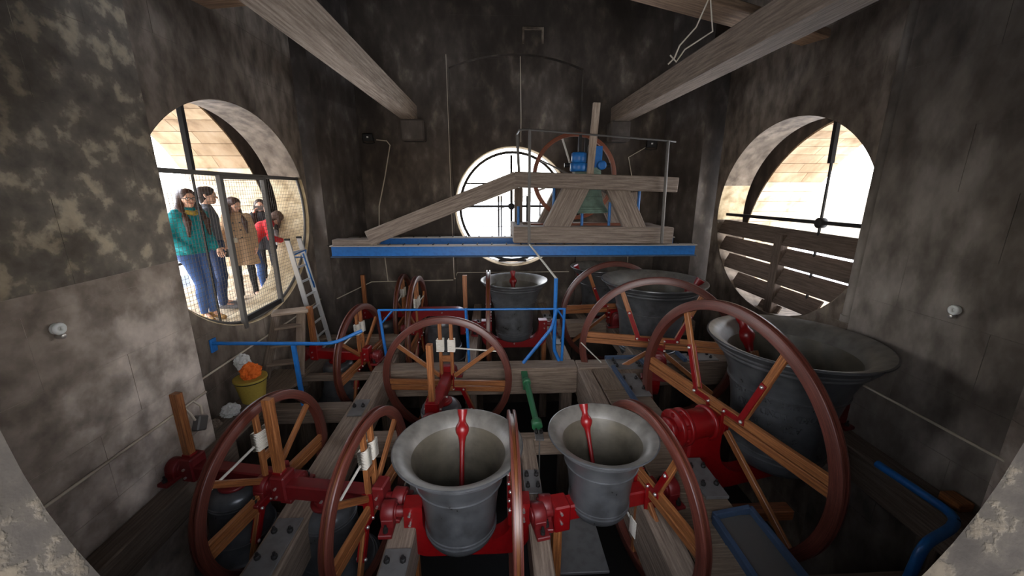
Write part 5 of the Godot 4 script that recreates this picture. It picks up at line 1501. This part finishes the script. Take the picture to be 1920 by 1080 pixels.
func people() -> void:
	M.lips = mat(Color(0.66, 0.32, 0.3), 0.5)
	var skin := mat(Color(0.86, 0.66, 0.55), 0.55)
	var brown := mat(Color(0.24, 0.13, 0.075), 0.5)
	var dark := mat(Color(0.2, 0.13, 0.09), 0.5)
	var light := mat(Color(0.27, 0.17, 0.1), 0.8)
	var jeans := cloth(Color(0.22, 0.33, 0.52))
	var navy := cloth(Color(0.13, 0.19, 0.31))
	var black := cloth(Color(0.12, 0.12, 0.13))
	# teal puffer jacket, hands in her pockets
	var J := joints()
	J.elL = Vector3(0.24, 1.13, -0.09); J.wrL = Vector3(0.16, 0.97, 0.1); J.elR = Vector3(-0.24, 1.13, -0.09); J.wrR = Vector3(-0.16, 0.97, 0.1)
	J.handL = Vector3(-0.5, -0.5, 0.3); J.handR = Vector3(0.5, -0.5, 0.3)
	J.pelvis = Vector3(-0.02, 0.94, -0.04); J.hipL = Vector3(0.07, 0.91, -0.04); J.hipR = Vector3(-0.1, 0.91, -0.04)
	J.knL = Vector3(0.06, 0.5, 0.07); J.anL = Vector3(0.05, 0.09, 0.02); J.toL = Vector3(0.06, 0.035, 0.18); J.knR = Vector3(-0.05, 0.5, 0.04); J.anR = Vector3(-0.05, 0.09, 0.0); J.toR = Vector3(-0.07, 0.035, 0.15)
	J.look = -0.25
	var p := person("woman in a teal puffer jacket and blue jeans, glasses, long brown hair, hands in pockets", Vector3(-3.98, 0.8, -5.42), 1.25, 1.045, J, skin, brown, "long",
		[{"name": "jacket", "mat": cloth(Color(0.02, 0.5, 0.52)), "on": "ta", "g": 0.026, "ripple": 0.013, "lo": 0.9, "hi": 1.5}, {"name": "jeans", "mat": jeans, "on": "l", "g": 0.006, "lo": 0.08, "hi": 1.0}, {"name": "shoes", "mat": mat(Color(0.66, 0.5, 0.28), 0.6), "on": "f", "g": 0.0}], "")
	var H := head_xf(J)
	var mb := MB.new()
	for q in [-1.0, 1.0]:
		var ring := []
		for i in 16: ring.append(H * Vector3(q * 0.034 + cos(TAU * i / 16) * 0.024, 0.004 + sin(TAU * i / 16) * 0.018, 0.108))
		mb.tube(ring, 0.003, 6, true)
		mb.tube([H * Vector3(q * 0.058, 0.006, 0.106), H * Vector3(q * 0.082, 0.008, 0.0)], 0.003, 6)
	mb.tube([H * Vector3(-0.01, 0.008, 0.11), H * Vector3(0.01, 0.008, 0.11)], 0.003, 6)
	part("glasses", mb, M.black, p)
	mb = MB.new(); mb.tube(arc_pts([Vector3(-0.08, 1.42, 0.06), Vector3(-0.02, 1.4, 0.12), Vector3(0.08, 1.42, 0.07)], 0.03), 0.03, 8); part("scarf", mb, mat(Color(0.62, 0.52, 0.2), 0.9), p)
	# man in grey, profile
	J = joints()
	J.elR = Vector3(-0.24, 1.12, -0.1); J.wrR = Vector3(-0.2, 0.92, 0.03); J.elL = Vector3(0.24, 1.12, -0.08); J.wrL = Vector3(0.2, 0.92, 0.05)
	J.look = -0.2
	p = person("young man in a grey sweater and dark jeans with short brown hair, in profile", Vector3(-4.1, 0.8, -5.95), 2.2, 1.06, J, skin, dark, "short",
		[{"name": "sweater", "mat": cloth(Color(0.32, 0.32, 0.34)), "on": "ta", "g": 0.022, "lo": 0.9, "hi": 1.48}, {"name": "jeans", "mat": navy, "on": "l", "g": 0.016, "lo": 0.06, "hi": 1.0}, {"name": "shoes", "mat": mat(Color(0.45, 0.45, 0.47), 0.6), "on": "f", "g": 0.0}])
	# beige trench coat
	J = joints()
	J.look = 0.75; J.nod = 0.22
	J.elR = Vector3(-0.24, 1.13, -0.03); J.wrR = Vector3(-0.2, 0.93, 0.13); J.handR = Vector3(0.1, -0.9, 0.4)
	J.knL = Vector3(0.1, 0.5, 0.01); J.anL = Vector3(0.11, 0.09, -0.03); J.toL = Vector3(0.16, 0.035, 0.1); J.toR = Vector3(-0.15, 0.035, 0.11)
	p = person("woman in a beige trench coat and black ankle boots, long brown hair, looking aside", Vector3(-4.08, 0.8, -6.52), 0.5, 0.965, J, skin, brown, "long",
		[{"name": "coat", "mat": cloth(Color(0.72, 0.58, 0.44)), "on": "ta", "g": 0.024, "lo": 0.6, "hi": 1.48, "bones": [[Vector3(0.06, 1.05, 0), Vector3(0.1, 0.58, 0.02), 0.105, 0.15], [Vector3(-0.06, 1.05, 0), Vector3(-0.1, 0.58, 0.02), 0.105, 0.15]]},
		{"name": "tights", "mat": black, "on": "l", "g": 0.0, "lo": 0.1, "hi": 0.9}, {"name": "boots", "mat": mat(Color(0.07, 0.065, 0.065), 0.4), "on": "f", "g": 0.0, "boot": 0.1}])
	mb = MB.new()
	for y in [1.3, 1.18, 1.06]:
		for x in [-0.045, 0.045]: mb.ball(Vector3(x, y, 0.128), 0.012, 5, Vector3(1, 1, 0.5))
	part("buttons", mb, M.black, p)
	mb = MB.new(); mb.bx(Vector3(0, 1.04, 0.0), Vector3(0.33, 0.04, 0.25), 0.02); part("belt", mb, cloth(Color(0.66, 0.52, 0.39)), p)
	mb = MB.new(); mb.box(Transform3D(Basis(Vector3.RIGHT, 0.4), J.wrR + Vector3(0.02, -0.1, 0.07)), Vector3(0.075, 0.15, 0.012), 0.004)
	simple("phone", mb, M.black, "dark phone held low by the woman in the beige trench coat", "phone").transform = p.transform
	# red jacket, bending forward
	J = joints()
	J.pelvis = Vector3(0, 0.92, -0.12); J.waist = Vector3(0, 1.02, -0.05); J.chest = Vector3(0, 1.15, 0.1); J.neck = Vector3(0, 1.27, 0.24); J.head = Vector3(0, 1.33, 0.37)
	J.nod = 0.75; J.look = 0.0
	J.shL = Vector3(0.165, 1.24, 0.19); J.shR = Vector3(-0.165, 1.24, 0.19); J.elL = Vector3(0.22, 1.0, 0.2); J.elR = Vector3(-0.22, 1.0, 0.2); J.wrL = Vector3(0.14, 0.93, 0.38); J.wrR = Vector3(-0.14, 0.93, 0.38)
	J.handL = Vector3(-0.2, -0.3, 1); J.handR = Vector3(0.2, -0.3, 1)
	J.hipL = Vector3(0.085, 0.89, -0.12); J.hipR = Vector3(-0.085, 0.89, -0.12); J.knL = Vector3(0.095, 0.48, -0.02); J.knR = Vector3(-0.095, 0.48, -0.02)
	p = person("woman in a red jacket and blue jeans bending forward, brown hair by her face", Vector3(-4.12, 0.78, -7.08), 2.1, 0.96, J, skin, light, "fall",
		[{"name": "jacket", "mat": cloth(Color(0.72, 0.06, 0.1)), "on": "ta", "g": 0.026, "lo": 0.8, "hi": 1.36}, {"name": "jeans", "mat": jeans, "on": "l", "g": 0.008, "lo": 0.08, "hi": 0.97}, {"name": "shoes", "mat": mat(Color(0.8, 0.62, 0.58), 0.6), "on": "f", "g": 0.0}])
	mb = MB.new(); mb.box(Transform3D(Basis(Vector3.UP, 0.1), Vector3(0, 0.98, 0.3)), Vector3(0.2, 0.3, 0.04), 0.015); part("shirt", mb, cloth(Color(0.6, 0.6, 0.6)), p)
	# holding up a phone at the back
	J = joints()
	J.elL = Vector3(0.22, 1.2, 0.12); J.elR = Vector3(-0.22, 1.2, 0.12); J.wrL = Vector3(0.12, 1.43, 0.27); J.wrR = Vector3(-0.12, 1.43, 0.27)
	J.handL = Vector3(-0.5, 1, 0.1); J.handR = Vector3(0.5, 1, 0.1)
	p = person("person in black behind the others, holding a phone up in front of the face", Vector3(-4.3, 0.8, -7.62), 0.45, 0.93, J, skin, dark, "long",
		[{"name": "coat", "mat": black, "on": "ta", "g": 0.028, "lo": 0.7, "hi": 1.48, "bones": [[Vector3(0.06, 1.05, 0), Vector3(0.08, 0.68, 0.0), 0.1, 0.13], [Vector3(-0.06, 1.05, 0), Vector3(-0.08, 0.68, 0.0), 0.1, 0.13]]},
		{"name": "trousers", "mat": black, "on": "l", "g": 0.006, "lo": 0.08, "hi": 0.9}, {"name": "shoes", "mat": M.black, "on": "f", "g": 0.0}])
	mb = MB.new(); mb.bx(Vector3(-0.01, 1.535, 0.3), Vector3(0.17, 0.09, 0.012), 0.004)
	simple("phone", mb, M.iron_grey, "grey phone held up sideways by the person in black", "phone").transform = p.transform
